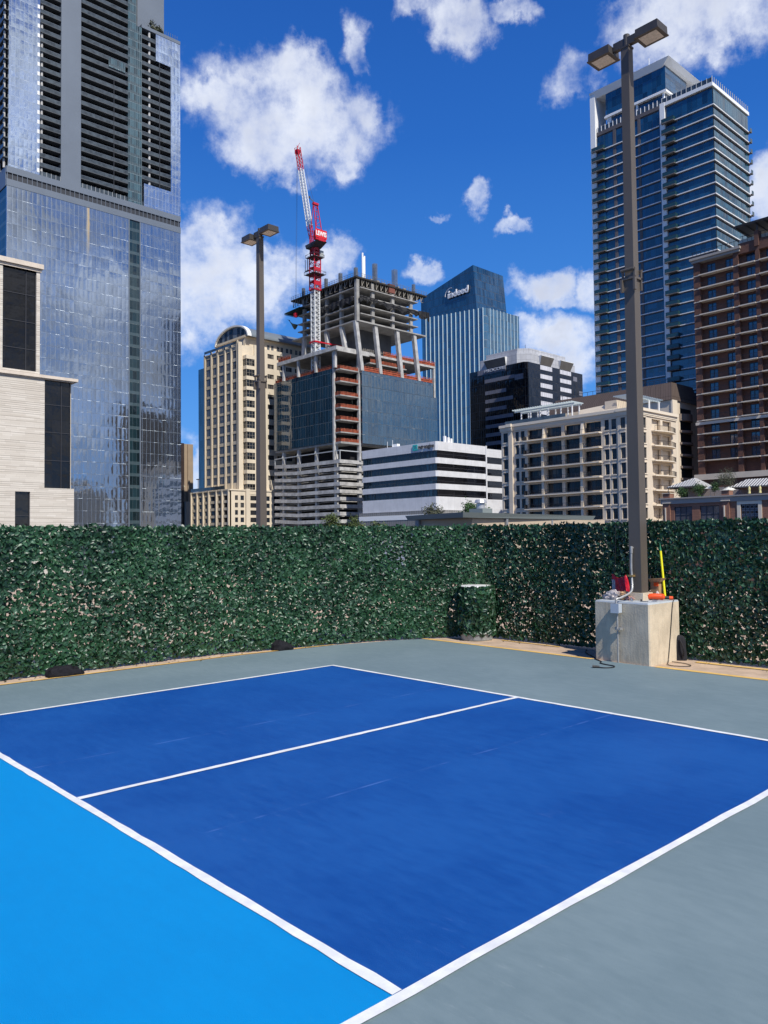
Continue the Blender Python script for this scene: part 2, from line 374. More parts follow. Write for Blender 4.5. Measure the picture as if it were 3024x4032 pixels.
m_street = mat('street_asphalt', (0.06, 0.06, 0.062), 0.9, var=0.3, vscale=0.3)
sheet('city_ground', [(-3000, -3000), (3000, -3000), (3000, 3000), (-3000, 3000)], GZ, m_street)
mb = MB(); mb.box(XYZ, -26, 40, -34, 17, GZ+0.004, 0.0); tag(mb.build('roof_deck', m_tan), kind='structure')
def L2(a, b, y0=None): return a+(b-a)
sheet('grey_court_surface', [(-1.60, -30), (12, -30), (12, 2.745), (3.0, 2.72), (2.2, 2.745), (-1.05, 2.775), (-1.25, 2.42), (-1.56, 1.3), (-1.70, -0.4)], 0.004, m_grey_paint)
sheet('blue_service_court', [(0, -4.60), (6.07, -4.60), (6.07, -0.02), (0, -0.02)], 0.008, m_blue_paint)
sheet('light_blue_court_zone', [(0, -8.86), (6.07, -8.86), (6.07, -4.601), (0, -4.601)], 0.008, m_sky_paint)
mb = MB()
def wob_line(mb, x0, y0, x1, y1, w, z=0.012, n=40, amp=0.0045):
    d = Vector((x1-x0, y1-y0, 0)); nn = Vector((-d.y, d.x, 0)).normalized(); ps = []
    for i in range(n+1):
        p = Vector((x0, y0, z))+d*i/n
        ps.append((p+nn*(w/2+random.uniform(-amp, amp)), p-nn*(w/2+random.uniform(-amp, amp))))
    for i in range(n): mb.poly([ps[i][0], ps[i+1][0], ps[i+1][1], ps[i][1]][::-1])
wob_line(mb, 0.025, -13.0, 0.025, 0, 0.05); wob_line(mb, 6.070, -13.0, 6.070, 0, 0.052)
wob_line(mb, 0.05, -0.025, 6.045, -0.025, 0.05, 0.0122)
wob_line(mb, 3.048, -4.571, 3.048, -0.05, 0.05, 0.0122); wob_line(mb, 0.05, -4.597, 6.045, -4.597, 0.053, 0.0122)
tag(mb.build('court_lines', m_line), kind='structure')
mb = MB()
wob_line(mb, -1.10, 2.80, 2.16, 2.765, 0.085, 0.008, 30, .004); wob_line(mb, 3.10, 2.735, 9, 2.735, 0.095, 0.008, 30, .004)
wob_line(mb, 3.28, 3.44, 9, 3.44, 0.085, 0.008, 30, .004); wob_line(mb, 0.0, 3.50, 1.15, 3.46, 0.05, 0.008, 12, .004)
wob_line(mb, -1.66, -9, -1.76, -0.4, 0.05, 0.008, 40, .006); wob_line(mb, -1.76, -0.4, -1.60, 1.3, 0.05, 0.008, 12, .006)
tag(mb.build('yellow_lines', m_yel), kind='structure')

# ================================================================== GREEN SCREEN FENCES
m_leaf = bpy.data.materials.new('ivy_leaf'); m_leaf.use_nodes = True
t = m_leaf.node_tree; p = t.nodes['Principled BSDF']
at = t.nodes.new('ShaderNodeUVMap').outputs[0]; su = t.nodes.new('ShaderNodeSeparateXYZ'); t.links.new(at, su.inputs[0])
g0_ = t.nodes.new('ShaderNodeNewGeometry').outputs['Position']
lowf = SM(t, NOISE(t, g0_, 1.1, 3, 0.5), 0.35, 0.65, -0.25, 0.35)
base = MIX(t, M_(t, 'ADD', su.outputs[0], lowf, clamp=True), (0.007, 0.032, 0.015, 1), (0.030, 0.098, 0.040, 1))
vein = t.nodes.new('ShaderNodeTexWave'); vein.wave_type = 'BANDS'; vein.bands_direction = 'Z'; vein.inputs['Scale'].default_value = 28
g_ = t.nodes.new('ShaderNodeNewGeometry').outputs['Position']; t.links.new(g_, vein.inputs['Vector']); vein.inputs['Distortion'].default_value = 3
pale = M_(t, 'MULTIPLY', SM(t, NOISE(t, g_, 9.0, 4), 0.52, 0.72), M_(t, 'MULTIPLY', vein.outputs['Fac'], 0.55))
t.links.new(MIX(t, pale, base, (0.20, 0.33, 0.25, 1)), p.inputs['Base Color'])
p.inputs['Roughness'].default_value = 0.40; p.inputs['Specular IOR Level'].default_value = 0.55
m_fence_wire = mat('green_wire', (0.01, 0.03, 0.02), 0.6); m_fence_post = mat('dark_green_post', (0.015, 0.04, 0.028), 0.5)
def leaves(samples, size=(0.062, 0.043)):
    """samples: list of (pos, outward, along). Folded pointed leaves as one mesh"""
    n = len(samples); P = np.array([s_[0] for s_ in samples]); O = np.array([s_[1] for s_ in samples]); A = np.array([s_[2] for s_ in samples])
    Z = np.array([0, 0, 1.0]); th = RNG.normal(0, 1.0, n)+np.where(RNG.random(n) < .25, math.pi, 0)*0.6
    tipd = Z*np.cos(th)[:, None]+A*np.sin(th)[:, None]
    tipd = tipd+O*RNG.uniform(0.0, 0.95, n)[:, None]; tipd /= np.linalg.norm(tipd, axis=1)[:, None]
    nrm = O+RNG.normal(0, 0.38, (n, 3)); nrm -= (nrm*tipd).sum(1)[:, None]*tipd; nrm /= np.linalg.norm(nrm, axis=1)[:, None]
    side = np.cross(tipd, nrm); Ls = size[0]*RNG.uniform(0.7, 1.3, n)[:, None]; Ws = size[1]*RNG.uniform(0.75, 1.25, n)[:, None]
    fold = RNG.uniform(0.1, 0.4, n)[:, None]; cup = RNG.uniform(-0.1, 0.3, n)[:, None]
    V = np.zeros((n, 8, 3))
    V[:, 0] = P-tipd*Ls*0.5; V[:, 1] = P+nrm*0.0; V[:, 2] = P+tipd*Ls*0.55-nrm*Ls*cup
    V[:, 3] = P-tipd*Ls*0.28+side*Ws*0.52+nrm*Ws*fold; V[:, 4] = P+tipd*Ls*0.12+side*Ws*0.42+nrm*Ws*fold*.9
    V[:, 5] = P-tipd*Ls*0.28-side*Ws*0.52+nrm*Ws*fold; V[:, 6] = P+tipd*Ls*0.12-side*Ws*0.42+nrm*Ws*fold*.9
    V[:, 7] = V[:, 0]-tipd*0.004
    fc = np.array([[0, 3, 4, 1], [0, 1, 6, 5]]); tri = np.array([[1, 4, 2], [1, 2, 6]])
    return V, fc, tri, RNG.random(n)
def leaf_object(name, samples, parent, size=(0.062, 0.043)):
    V, fc, tri, rnd = leaves(samples, size); n = len(V); o0 = np.array(ORG[parent.name])
    verts = (V-o0).reshape(-1, 3); faces = []
    for i in range(n):
        k = i*8
        for q in fc: faces.append(tuple(int(k+x) for x in q))
        for q in tri: faces.append(tuple(int(k+x) for x in q))
    me = bpy.data.meshes.new(name); me.from_pydata(verts.tolist(), [], faces)
    uvl = me.uv_layers.new(name='UVMap'); uvs = np.zeros((n*14, 2)); uvs[:, 0] = np.repeat(rnd, 14); uvl.data.foreach_set('uv', uvs.ravel())
    me.materials.append(m_leaf); me.polygons.foreach_set('use_smooth', [True]*len(faces)); me.update()
    o = bpy.data.objects.new(name, me); COL.objects.link(o); o.parent = parent; ORG[o.name] = Vector(o0); return o
def screen(path, zt, count_per_m2, zmin=0.03, topf=None):
    out = []
    for (a, b) in zip(path[:-1], path[1:]):
        a = Vector((*a, 0)); b = Vector((*b, 0)); d = (b-a); L = d.length; d.normalize(); o = Vector((d.y, -d.x, 0))
        n = int(L*zt*count_per_m2)
        for i in range(n):
            u = random.random()*L; z = zmin+random.random()*(zt-zmin)
            z += 0.005*math.sin(z*2*math.pi/0.09)
            # thinner patches
            q = mnoise.noise(Vector(((a.x+d.x*u)*1.1, (a.y+d.y*u)*1.1, z*1.6)))
            if q < -0.20 and random.random() < 0.28: continue
            P = a+d*u+Vector((0, 0, z))+o*(random.uniform(-0.012, 0.045)+0.03*mnoise.noise(Vector((u*.8, z*1.2, 3))))
            out.append((P, o, d))
        for i in range(int(L*34)):
            u = random.random()*L; out.append((a+d*u+Vector((0, 0, zt+random.uniform(-0.03, 0.02)+0.012*math.sin(u*5)))+o*0.015, o, d))
    return out
def build_fence(name, label, path, zt, dens_, loc):
    f = thing(name, label, 'screen fence', loc)
    leaf_object('leaf_screen', screen(path, zt, dens_), f)
    w = MB()
    for (a, b) in zip(path[:-1], path[1:]):
        a = Vector((*a, 0)); b = Vector((*b, 0)); d = (b-a); L = d.length; d.normalize(); o = Vector((d.y, -d.x, 0)); bk = -o*0.02
        z = 0.06
        while z < zt: w.bar(a+bk+Vector((0, 0, z)), b+bk+Vector((0, 0, z)), 0.0022); z += 0.075
        u = 0.03
        while u < L: w.bar(a+d*u+bk+Vector((0, 0, 0.04)), a+d*u+bk+Vector((0, 0, zt-.02)), 0.0022); u += 0.075
    w.build('wire_mesh', m_fence_wire, f)
    for (a, b) in zip(path[:-1], path[1:]):
        a = Vector((*a, 0)); b = Vector((*b, 0)); d = (b-a); L = d.length; d.normalize(); o = Vector((d.y, -d.x, 0)); k = max(1, round(L/2.4))
        for i in range(k):
            q = a+d*(L*(i+0.5)/k)-o*0.06
            MB().tube([q, q+Vector((0, 0, zt-0.03))], 0.024, 10).build('post', m_fence_post, f)
    return f
build_fence('screen_fence', 'long leafy green privacy screen along the tan strip left of the court', [(-2.03, -6.5), (-2.03, -0.4), (-1.47, 2.05), (-0.93, 3.15), (-0.43, 3.62)], 1.86, 2700, (-2.03, -0.4, 0))
build_fence('screen_fence', 'shaded leafy green privacy screen behind the concrete pedestal and the drum', [(-0.46, 3.64), (5.6, 3.64)], 1.85, 2600, (2.0, 3.64, 0))

# ================================================================== DRUM
dr = thing('drum', 'white rimmed drum wrapped in fake ivy standing in the fence corner', 'drum', (-0.38, 3.33, 0))
m_white_pl = mat('white_plastic', (0.72, 0.72, 0.70), 0.45, var=0.05, vscale=8); m_grey_pl = mat('grey_drum_paint', (0.34, 0.36, 0.35), 0.6, var=0.25, vscale=9)
def lathe(mb, cx, cy, prof, n=32, m=0):
    K = len(prof)-1
    for i in range(K):
        for k in range(n):
            a0, a1 = 2*math.pi*k/n, 2*math.pi*(k+1)/n; (r0, z0), (r1, z1) = prof[i], prof[i+1]
            q = [(cx+r0*math.cos(a0), cy+r0*math.sin(a0), z0), (cx+r0*math.cos(a1), cy+r0*math.sin(a1), z0), (cx+r1*math.cos(a1), cy+r1*math.sin(a1), z1), (cx+r1*math.cos(a0), cy+r1*math.sin(a0), z1)]
            if r1 < 1e-4: q = q[:3]
            elif r0 < 1e-4: q = [q[0], q[2], q[3]]
            mb.poly(q, None, m, True)
    return mb
lathe(MB(), -0.38, 3.33, [(0.0, 0.0), (0.245, 0.0), (0.262, 0.02), (0.262, 0.84), (0.24, 0.85)]).build('drum_body', m_grey_pl, dr, True)
lathe(MB(), -0.38, 3.33, [(0.262, 0.83), (0.274, 0.84), (0.274, 0.875), (0.262, 0.885), (0.23, 0.888), (0.0, 0.892)]).build('lid', m_white_pl, dr, True)
sm = []
for i in range(2000):
    a = random.random()*2*math.pi; z = random.uniform(0.10, 0.855); o = Vector((math.cos(a), math.sin(a), 0)); d = Vector((-o.y, o.x, 0))
    if i < 90: z = random.uniform(0.835, 0.862)
    sm.append((Vector((-0.38, 3.33, z))+o*random.uniform(0.268, 0.295), o, d))
leaf_object('ivy_wrap', sm, dr, (0.085, 0.06))

# ================================================================== PEDESTALS AND LAMP POSTS
def ped_material():
    mm = bpy.data.materials.new('cast_concrete'); mm.use_nodes = True; t = mm.node_tree; p = t.nodes['Principled BSDF']
    g = t.nodes.new('ShaderNodeNewGeometry').outputs['Position']
    n1 = NOISE(t, g, 3.0, 6, 0.65); n2 = NOISE(t, VM(t, 'MULTIPLY', g, (1, 1, 0.12)), 22.0, 5, 0.6); n3 = NOISE(t, g, 45, 4, 0.7)
    col = MIX(t, SM(t, n1, 0.35, 0.65), (0.66, 0.56, 0.41, 1), (0.52, 0.44, 0.32, 1))
    col = MIX(t, SM(t, n2, 0.5, 0.72, 0, 0.28), col, (0.33, 0.27, 0.20, 1))
    col = MIX(t, SM(t, n3, 0.62, 0.75, 0, 0.35), col, (0.18, 0.16, 0.13, 1))
    t.links.new(col, p.inputs['Base Color']); p.inputs['Roughness'].default_value = 0.9
    b = t.nodes.new('ShaderNodeBump'); b.inputs['Distance'].default_value = 0.004
    t.links.new(M_(t, 'ADD', n3, n2), b.inputs['Height']); t.links.new(b.outputs[0], p.inputs['Normal']); return mm
m_ped = ped_material()
m_ptop = mat('grey_coping_paint', (0.42, 0.46, 0.48), 0.8, var=0.12, vscale=7)
m_pole = mat('bronze_pole_paint', (0.092, 0.078, 0.064), 0.52, var=0.18, vscale=1.2, bump=0.0006, bscale=90, stretch=(1, 1, .25))
m_head = mat('bronze_lamp_housing', (0.050, 0.044, 0.040), 0.5, var=0.12, vscale=6)
m_lens = mat('prismatic_lamp_glass', (0.60, 0.54, 0.46), 0.35, col2=(0.44, 0.40, 0.34), vscale=26, bump=0.004, bscale=60)
def pedestal(nm, label, pts, h=0.80):
    pd = thing(nm, label, 'concrete pedestal', (sum(q[0] for q in pts)/4, sum(q[1] for q in pts)/4, 0))
    mb = MB(); c = Vector((sum(q[0] for q in pts)/4, sum(q[1] for q in pts)/4, 0)); ch = 0.015
    def ring(z, ins):
        r = []
        for i, q in enumerate(pts):
            P = Vector((*q, 0)); pr = Vector((*pts[i-1], 0)); nx = Vector((*pts[(i+1) % 4], 0))
            d1 = (pr-P).normalized(); d2 = (nx-P).normalized(); dd = (c-P).normalized()*ins
            r.append((P+d1*ch+dd)); r.append((P+d2*ch+dd))
        return [(v.x, v.y, z) for v in r]
    mb.hull(ring(0.0, 0), ring(h-0.02, 0)); mb.build('block', m_ped, pd)
    MB().hull(ring(h-0.02, 0.0), ring(h, 0.012)).build('painted_top', m_ptop, pd); return pd
pedestal('concrete_pedestal', 'square concrete block carrying the near lamp post, wires and tools on top', [(2.18, 2.80), (3.02, 2.73), (3.02, 3.53), (2.18, 3.53)])
pedestal('concrete_pedestal', 'concrete block behind the screen fence under the far lamp post', [(-6.86, 2.80), (-6.02, 2.80), (-6.02, 3.58), (-6.86, 3.58)])
def lamp(label, x, y, group):
    L = thing('lamp_post', label, 'lamp post', (x, y, 0.80), group)
    MB().box(XYZ, x-0.13, x+0.13, y-0.13, y+0.13, 0.80, 0.90).build('grout_base', m_ped, L)
    def sq(w, z): return [(x-w, y-w, z), (x+w, y-w, z), (x+w, y+w, z), (x-w, y+w, z)]
    MB().hull(sq(0.088, 0.90), sq(0.074, 5.18)).build('lower_pole', m_pole, L)
    MB().hull(sq(0.0665, 5.18), sq(0.058, 8.40)).build('upper_pole', m_pole, L)
    b = MB()                                                    # bracket clamped round the joint
    for s_ in (-1, 1):
        b.box(XYZ, x-0.10, x-0.076, y+s_*0.085-0.012, y+s_*0.085+0.012, 5.02, 5.30); b.box(XYZ, x+0.076, x+0.10, y+s_*0.085-0.012, y+s_*0.085+0.012, 5.02, 5.30)
        b.box(XYZ, x-0.10, x+0.10, y+s_*0.10-0.012, y+s_*0.10+0.012, 5.27, 5.31)
    b.tube([(x-0.10, y-0.115, 5.29), (x+0.10, y-0.115, 5.29)], 0.016, 8); b.box(XYZ, x-0.11, x-0.08, y-0.12, y-0.07, 5.0, 5.17); b.box(XYZ, x+0.08, x+0.11, y-0.12, y-0.07, 5.0, 5.17)
    b.box(XYZ, x-0.1, x+0.1, y-0.1, y+0.1, 5.16, 5.19); b.build('bracket', m_pole, L)
    MB().box(XYZ, x-0.067, x+0.067, y-0.067, y+0.067, 8.40, 8.425).build('pole_cap', m_head, L)
    ar = MB(); ar.box(XYZ, x-0.19, x+0.19, y-0.035, y+0.035, 8.44, 8.55); ar.tube([(x, y, 8.42), (x, y, 8.60)], 0.045, 12); ar.build('cross_arm', m_head, L)
    for s_ in (-1, 1):
        cx = x+s_*0.365
        h = MB(); w = 0.165; q = 0.14
        r = lambda ww, qq, z: [(cx-ww, y-qq, z), (cx+ww, y-qq, z), (cx+ww, y+qq, z), (cx-ww, y+qq, z)]
        h.hull(r(w+0.012, q+0.012, 8.395), r(w+0.012, q+0.012, 8.410)); h.hull(r(w, q, 8.410), r(w-0.004, q-0.004, 8.52)); h.hull(r(w-0.004, q-0.004, 8.52), r(w-0.02, q-0.02, 8.53))
        ho = h.build('lamp_head', m_head, L)
        l = MB(); l.poly([(cx-w+.035, y-q+.03, 8.392), (cx-w+.035, y+q-.03, 8.392), (cx+w-.035, y+q-.03, 8.392), (cx+w-.035, y-q+.03, 8.392)])
        l.build('lens', m_lens, ho)
    return L
lamp('near bronze double headed lamp post on the tool strewn concrete block', 2.62, 3.20, 'parking lamp posts')
lamp('far bronze double headed lamp post rising behind the left screen fence', -6.42, 3.20, 'parking lamp posts')

# conduit, box and clamp on the pedestal's left face
m_galv = mat('galvanised_conduit', (0.36, 0.36, 0.35), 0.45, metal=0.4, var=0.15, vscale=12)
m_box = mat('junction_box_paint', (0.42, 0.47, 0.52), 0.5)
cx_, cy_ = 2.57, 2.755
co = thing('electrical_conduit', 'grey conduit and junction box running up the block to the near lamp post', 'conduit', (cx_, cy_-0.03, 0))
MB().tube([(cx_, cy_-0.03, 0.005), (cx_, cy_-0.03, 0.28), (cx_, cy_-0.03, 0.66)], 0.0125, 10).build('lower_pipe', m_galv, co)
MB().tube([(cx_, cy_-0.03, 0.24), (cx_, cy_-0.03, 0.275)], 0.017, 10).build('coupling', m_galv, co)
mb = MB(); mb.box(XYZ, cx_-0.055, cx_+0.055, cy_-0.088, cy_-0.005, 0.66, 0.775); mb.box(XYZ, cx_-0.06, cx_+0.06, cy_-0.096, cy_-0.0885, 0.655, 0.78); mb.build('junction_box', m_box, co)
mb = MB(); mb.box(XYZ, cx_-0.045, cx_+0.06, cy_-0.022, cy_-0.003, 0.43, 0.465); mb.box(XYZ, cx_+0.035, cx_+0.06, cy_-0.07, cy_-0.022, 0.435, 0.46); mb.tube([(cx_, cy_-0.055, 0.448), (cx_, cy_-0.01, 0.448)], 0.014, 8); mb.build('strut_clamp', m_galv, co)
def spline(pts, n=10):
    out = []; P = [Vector(p) for p in pts]; P = [P[0]]+P+[P[-1]]
    for i in range(1, len(P)-2):
        for k in range(n):
            t_ = k/n; a, b, c, d = P[i-1], P[i], P[i+1], P[i+2]
            out.append(0.5*((2*b)+(c-a)*t_+(2*a-5*b+4*c-d)*t_*t_+(3*b-a-3*c+d)*t_**3))
    out.append(P[-2]); return out
MB().tube(spline([(cx_, cy_-0.05, 0.775), (cx_, cy_-0.045, 0.83), (cx_+0.03, cy_+0.03, 0.855), (2.635, 2.98, 0.93), (2.60, 3.06, 1.10), (2.585, 3.075, 1.24), (2.585, 3.085, 1.44)]), 0.015, 10).build('flexible_pipe', m_galv, co)
mb = MB(); mb.tube([(2.585, 3.085, 1.43), (2.585, 3.085, 1.49)], 0.021, 10); mb.tube([(2.585, 3.085, 1.50), (2.585, 3.13, 1.505)], 0.018, 10); mb.tube([(2.585, 3.085, 1.48), (2.585, 3.085, 1.525)], 0.017, 8); mb.build('elbow', m_galv, co)
MB().box(XYZ, 2.55, 2.62, 3.04, 3.118, 1.115, 1.14).build('pipe_strap', mat('brass_strap', (0.45, 0.30, 0.12), 0.4, metal=0.6), co)

# things lying on the block
def blob(mb, c, r, seed, amp=0.35, fr=3.0, n=18, flat=None, m=0):
    C_ = Vector(c)
    def fn(u, v):
        a = 2*math.pi*u; b = math.pi*(v-0.5); d = Vector((math.cos(a)*math.cos(b), math.sin(a)*math.cos(b), math.sin(b)))
        k = 1+amp*mnoise.noise(d*fr+Vector((seed, seed, 0)))+amp*0.5*mnoise.noise(d*fr*2.7+Vector((0, seed, 0)))
        q = Vector((d.x*r[0]*k, d.y*r[1]*k, d.z*r[2]*k)); P = C_+q
        if flat is not None and P.z < flat: P.z = flat+0.0005*(1+d.x)
        return P
    return mb.grid(fn, n*2, n, m)
m_red = mat('red_plastic_bag', (0.62, 0.012, 0.03), 0.35, var=0.25, vscale=18, bump=0.01, bscale=25)
m_clear = mat('clear_film', (0.42, 0.38, 0.36), 0.18, var=0.3, vscale=14, bump=0.02, bscale=18, spec=0.8)
m_paper = mat('crumpled_brown_paper', (0.42, 0.26, 0.14), 0.85, var=0.35, vscale=14, bump=0.02, bscale=30)
m_orange = mat('orange_tool_plastic', (0.80, 0.085, 0.012), 0.35); m_black = mat('black_rubber', (0.012, 0.012, 0.014), 0.5)
rb = thing('shopping_bag', 'standing red bag with a pale stripe on the concrete block', 'bag', (2.35, 3.3, 0.80))
def bagfn(u, v):
    a = 2*math.pi*u; k = 1-0.28*v+0.10*math.sin(5*a+3*v)+0.10*mnoise.noise(Vector((math.cos(a)*2, math.sin(a)*2, v*3)))
    return Vector((2.24+0.14*k*math.cos(a)-0.05*v, 3.43+0.07*k*math.sin(a), 0.802+0.30*v*(1+0.10*math.sin(a*2+1))))
MB().grid(bagfn, 40, 14).build('bag_skin', m_red, rb)
mb = MB()
mb.grid(lambda u, v: Vector((2.105+0.04*u+0.03*(1-v)+0.005*math.sin(9*v), 3.372+0.02*u-0.012, 0.803+0.25*v)), 4, 8); mb.build('pale_stripe', m_clear, rb)
rebase(tag(blob(MB(), (2.33, 3.04, 0.835), (0.14, 0.075, 0.075), 2, 0.5, 2.5, flat=0.802).build('plastic_bag', m_clear), 'crumpled clear plastic bag on the left of the concrete block top', 'plastic bag'), (2.33, 3.04, 0.80))
rebase(tag(blob(MB(), (2.475, 3.06, 0.85), (0.085, 0.06, 0.06), 9, 0.6, 4.0, flat=0.802).build('paper_wrapping', m_paper), 'ball of crumpled brown paper beside the flexible conduit', 'wrapping paper'), (2.47, 3.08, 0.80))
rebase(tag(blob(MB(), (2.575, 3.03, 0.822), (0.05, 0.04, 0.03), 5, 0.6, 4.0, flat=0.802).build('food_wrapper', mat('pink_wrapper', (0.50, 0.28, 0.24), 0.6, var=0.4, vscale=20)), 'small pinkish wrapper lying left of the post foot', 'wrapper'), (2.57, 3.03, 0.80))
dl = thing('power_tool', 'orange corded power tool lying on the right of the concrete block', 'power tool', (2.85, 3.30, 0.80))
mb = MB(); mb.tube(spline([(2.74, 3.23, 0.845), (2.78, 3.25, 0.852), (2.84, 3.29, 0.85), (2.89, 3.325, 0.845)]), 0.035, 12, r1=0.042); blob(mb, (2.885, 3.32, 0.846), (0.045, 0.04, 0.042), 1, 0.05, 2, 8); mb.build('motor_housing', m_orange, dl)
MB().tube([(2.90, 3.34, 0.835), (2.96, 3.385, 0.83)], 0.022, 10).build('grip', m_black, dl)
MB().tube([(2.955, 3.382, 0.83), (2.995, 3.41, 0.828)], 0.024, 10).build('rear_cap', m_orange, dl)
MB().tube([(2.755, 3.215, 0.85), (2.735, 3.175, 0.885)], 0.007, 6).build('trigger_lever', m_black, dl)
mb = MB(); r_ = random.Random(3)
for i, (x, y) in enumerate([(2.64, 2.90), (2.70, 2.88), (2.76, 2.95), (2.80, 3.02), (2.73, 2.86), (2.85, 2.97), (2.66, 2.95), (2.90, 3.03)]):
    pass
for i, (x, y, lab) in enumerate([(2.67, 2.90, 'small chrome fitting lying closest to the front edge of the block'), (2.79, 2.93, 'flat dark metal bracket lying right of the chrome fitting'), (2.89, 3.06, 'short bright metal strip lying before the orange tool')]):
    q = MB()
    if i == 0: q.tube([(x, y, 0.812), (x+0.03, y+0.01, 0.818)], 0.012, 10); q.tube([(x+.005, y, 0.812), (x+.005, y, 0.85)], 0.011, 10)
    if i == 1: q.box(XYZ, x, x+0.10, y, y+0.025, 0.801, 0.806); q.box(XYZ, x, x+0.012, y, y+0.025, 0.806, 0.83)
    if i == 2: q.box(XYZ, x, x+0.07, y-0.03, y-0.01, 0.801, 0.805); q.tube([(x, y, 0.806), (x+.06, y+.02, 0.81)], 0.005, 6)
    rebase(tag(q.build('metal_fitting', mat('chrome', (0.6, 0.6, 0.6), 0.25, metal=0.9) if i != 1 else mat('dark_steel', (0.06, 0.055, 0.06), 0.4, metal=0.5)), lab, 'fitting', 'fittings lying on the concrete block'), (x, y, 0.80))
cb = thing('tool_carton', 'small cardboard carton with an orange panel behind the near post', 'carton', (2.82, 3.43, 0.80))
m_card = mat('cardboard', (0.40, 0.25, 0.13), 0.85, var=0.1, vscale=10)
MB().box(XYZ, 2.68, 2.80, 3.40, 3.50, 0.80, 1.04).build('carton_body', m_card, cb)
MB().box(XYZ, 2.735, 2.80, 3.388, 3.3985, 0.98, 1.03).build('orange_panel', m_orange, cb)
MB().hull([(2.68, 3.38, 1.042), (2.83, 3.38, 1.042), (2.83, 3.50, 1.042), (2.68, 3.50, 1.042)], [(2.67, 3.36, 1.075), (2.86, 3.36, 1.09), (2.86, 3.50, 1.09), (2.67, 3.50, 1.075)]).build('open_flaps', m_card, cb)
rebase(tag(blob(MB(), (2.80, 3.36, 0.86), (0.022, 0.022, 0.055), 4, 0.3, 3.0, flat=0.802).build('twisted_rag', mat('white_cloth', (0.6, 0.55, 0.52), 0.8, var=0.4, vscale=40)), 'small white and red rag against the carton by the near post', 'rag'), (2.80, 3.36, 0.80))
yt = thing('marking_pole', 'bright yellow pole with green tip leaning upright behind the block top', 'pole', (2.90, 3.46, 0.80))
MB().tube([(2.86, 3.46, 0.80), (2.775, 3.52, 1.455)], 0.015, 10).build('yellow_shaft', mat('yellow_plastic', (0.86, 0.80, 0.02), 0.4), yt)
MB().tube([(2.775, 3.52, 1.455), (2.765, 3.526, 1.56)], 0.016, 10, r1=0.003).build('green_tip', mat('green_plastic', (0.02, 0.18, 0.09), 0.5), yt)
# cords
def cord(label, pts, r=0.006, plug=None, loc=None):
    c = thing('extension_cord', label, 'cord', loc or pts[0])
    MB().tube(spline(pts, 12), r, 8).build('cable', m_black, c)
    if plug:
        a, b = Vector(plug[0]), Vector(plug[1]); d = (b-a).normalized()
        MB().tube([a, a+d*0.03, b], 0.02, 10, r1=0.014).build('plug', m_black, c)
cord('black cord draped down the bright side of the block into a flat loop', [(3.0, 3.42, 0.828), (3.025, 3.38, 0.81), (3.03, 3.33, 0.75), (3.03, 3.28, 0.5), (3.03, 3.22, 0.2), (3.04, 3.16, 0.02), (3.10, 3.02, 0.012), (3.20, 2.93, 0.01), (3.34, 2.98, 0.01), (3.38, 3.09, 0.01), (3.25, 3.20, 0.01), (3.06, 3.22, 0.012)], 0.005)
cord('dark cord with a plug snaking out at the shaded foot of the block', [(1.62, 3.45, 0.01), (1.78, 3.18, 0.012), (1.95, 3.02, 0.012), (2.13, 2.86, 0.01), (2.22, 2.74, 0.012), (2.38, 2.62, 0.012), (2.44, 2.50, 0.012), (2.55, 2.44, 0.012), (2.70, 2.40, 0.012), (2.75, 2.30, 0.012), (2.70, 2.20, 0.012), (2.62, 2.17, 0.014)], 0.007, ((2.56, 2.13, 0.022), (2.63, 2.18, 0.018)))
cord('thin green wire hanging down the shaded screen left of the block', [(2.02, 3.60, 0.75), (2.03, 3.585, 1.1), (2.05, 3.58, 1.5), (2.055, 3.59, 1.84)], 0.004)
bp = thing('backpack', 'dark backpack slumped between the block and the shaded screen', 'backpack', (3.1, 3.5, 0))
def bpf(u, v):
    a = 2*math.pi*u; k = math.sqrt(max(0.0, 1-v**2.4))*(1+0.08*math.sin(4*a+2)+0.08*mnoise.noise(Vector((math.cos(a)*2, math.sin(a)*2, v*4))))
    return Vector((3.015+0.10*k*math.cos(a), 3.50+0.075*k*math.sin(a), 0.004+0.33*math.sin(v*math.pi/2)))
m_bp = mat('charcoal_cloth', (0.012, 0.012, 0.016), 0.85, var=0.2, vscale=20, bump=0.004, bscale=60)
MB().grid(bpf, 32, 16).build('sack', m_bp, bp)
MB().tube(spline([(3.06, 3.44, 0.28), (3.11, 3.42, 0.20), (3.12, 3.43, 0.12), (3.09, 3.45, 0.04)]), 0.012, 8).build('strap', m_bp, bp)
# sandbags
m_sand = mat('black_bag_cloth', (0.008, 0.008, 0.011), 0.8, spec=0.25, var=0.3, vscale=14, bump=0.006, bscale=28)
def sandbag(label, x, y, ang, w, l, h, seed):
    mb = MB(); ca, sa = math.cos(ang), math.sin(ang)
    def fn(u, v):
        a = 2*math.pi*u; b = math.pi*(v-0.5); sx_ = math.copysign(abs(math.cos(a))**0.55, math.cos(a)); sy_ = math.copysign(abs(math.sin(a))**0.55, math.sin(a))
        d = Vector((sx_*math.cos(b), sy_*math.cos(b), math.sin(b)))
        k = 1+0.16*mnoise.noise(d*2.2+Vector((seed, 0, 0))); fold = 0.30*mnoise.noise(Vector((d.x*2.0, d.y*6.0, seed)))
        lx, ly = d.x*l*k, d.y*w*k; lz = max(0.0, (d.z+0.25)*h*(0.62+fold*1.3+0.30*abs(math.sin(d.y*6+d.x*2.5+seed))-0.25*d.x))
        return Vector((x+lx*ca-ly*sa, y+lx*sa+ly*ca, 0.004+lz))
    mb.grid(fn, 48, 20); o = mb.build('sandbag', m_sand); tag(o, label, 'sandbag', 'black sandbags along the fence'); rebase(o, (x, y, 0)); return o
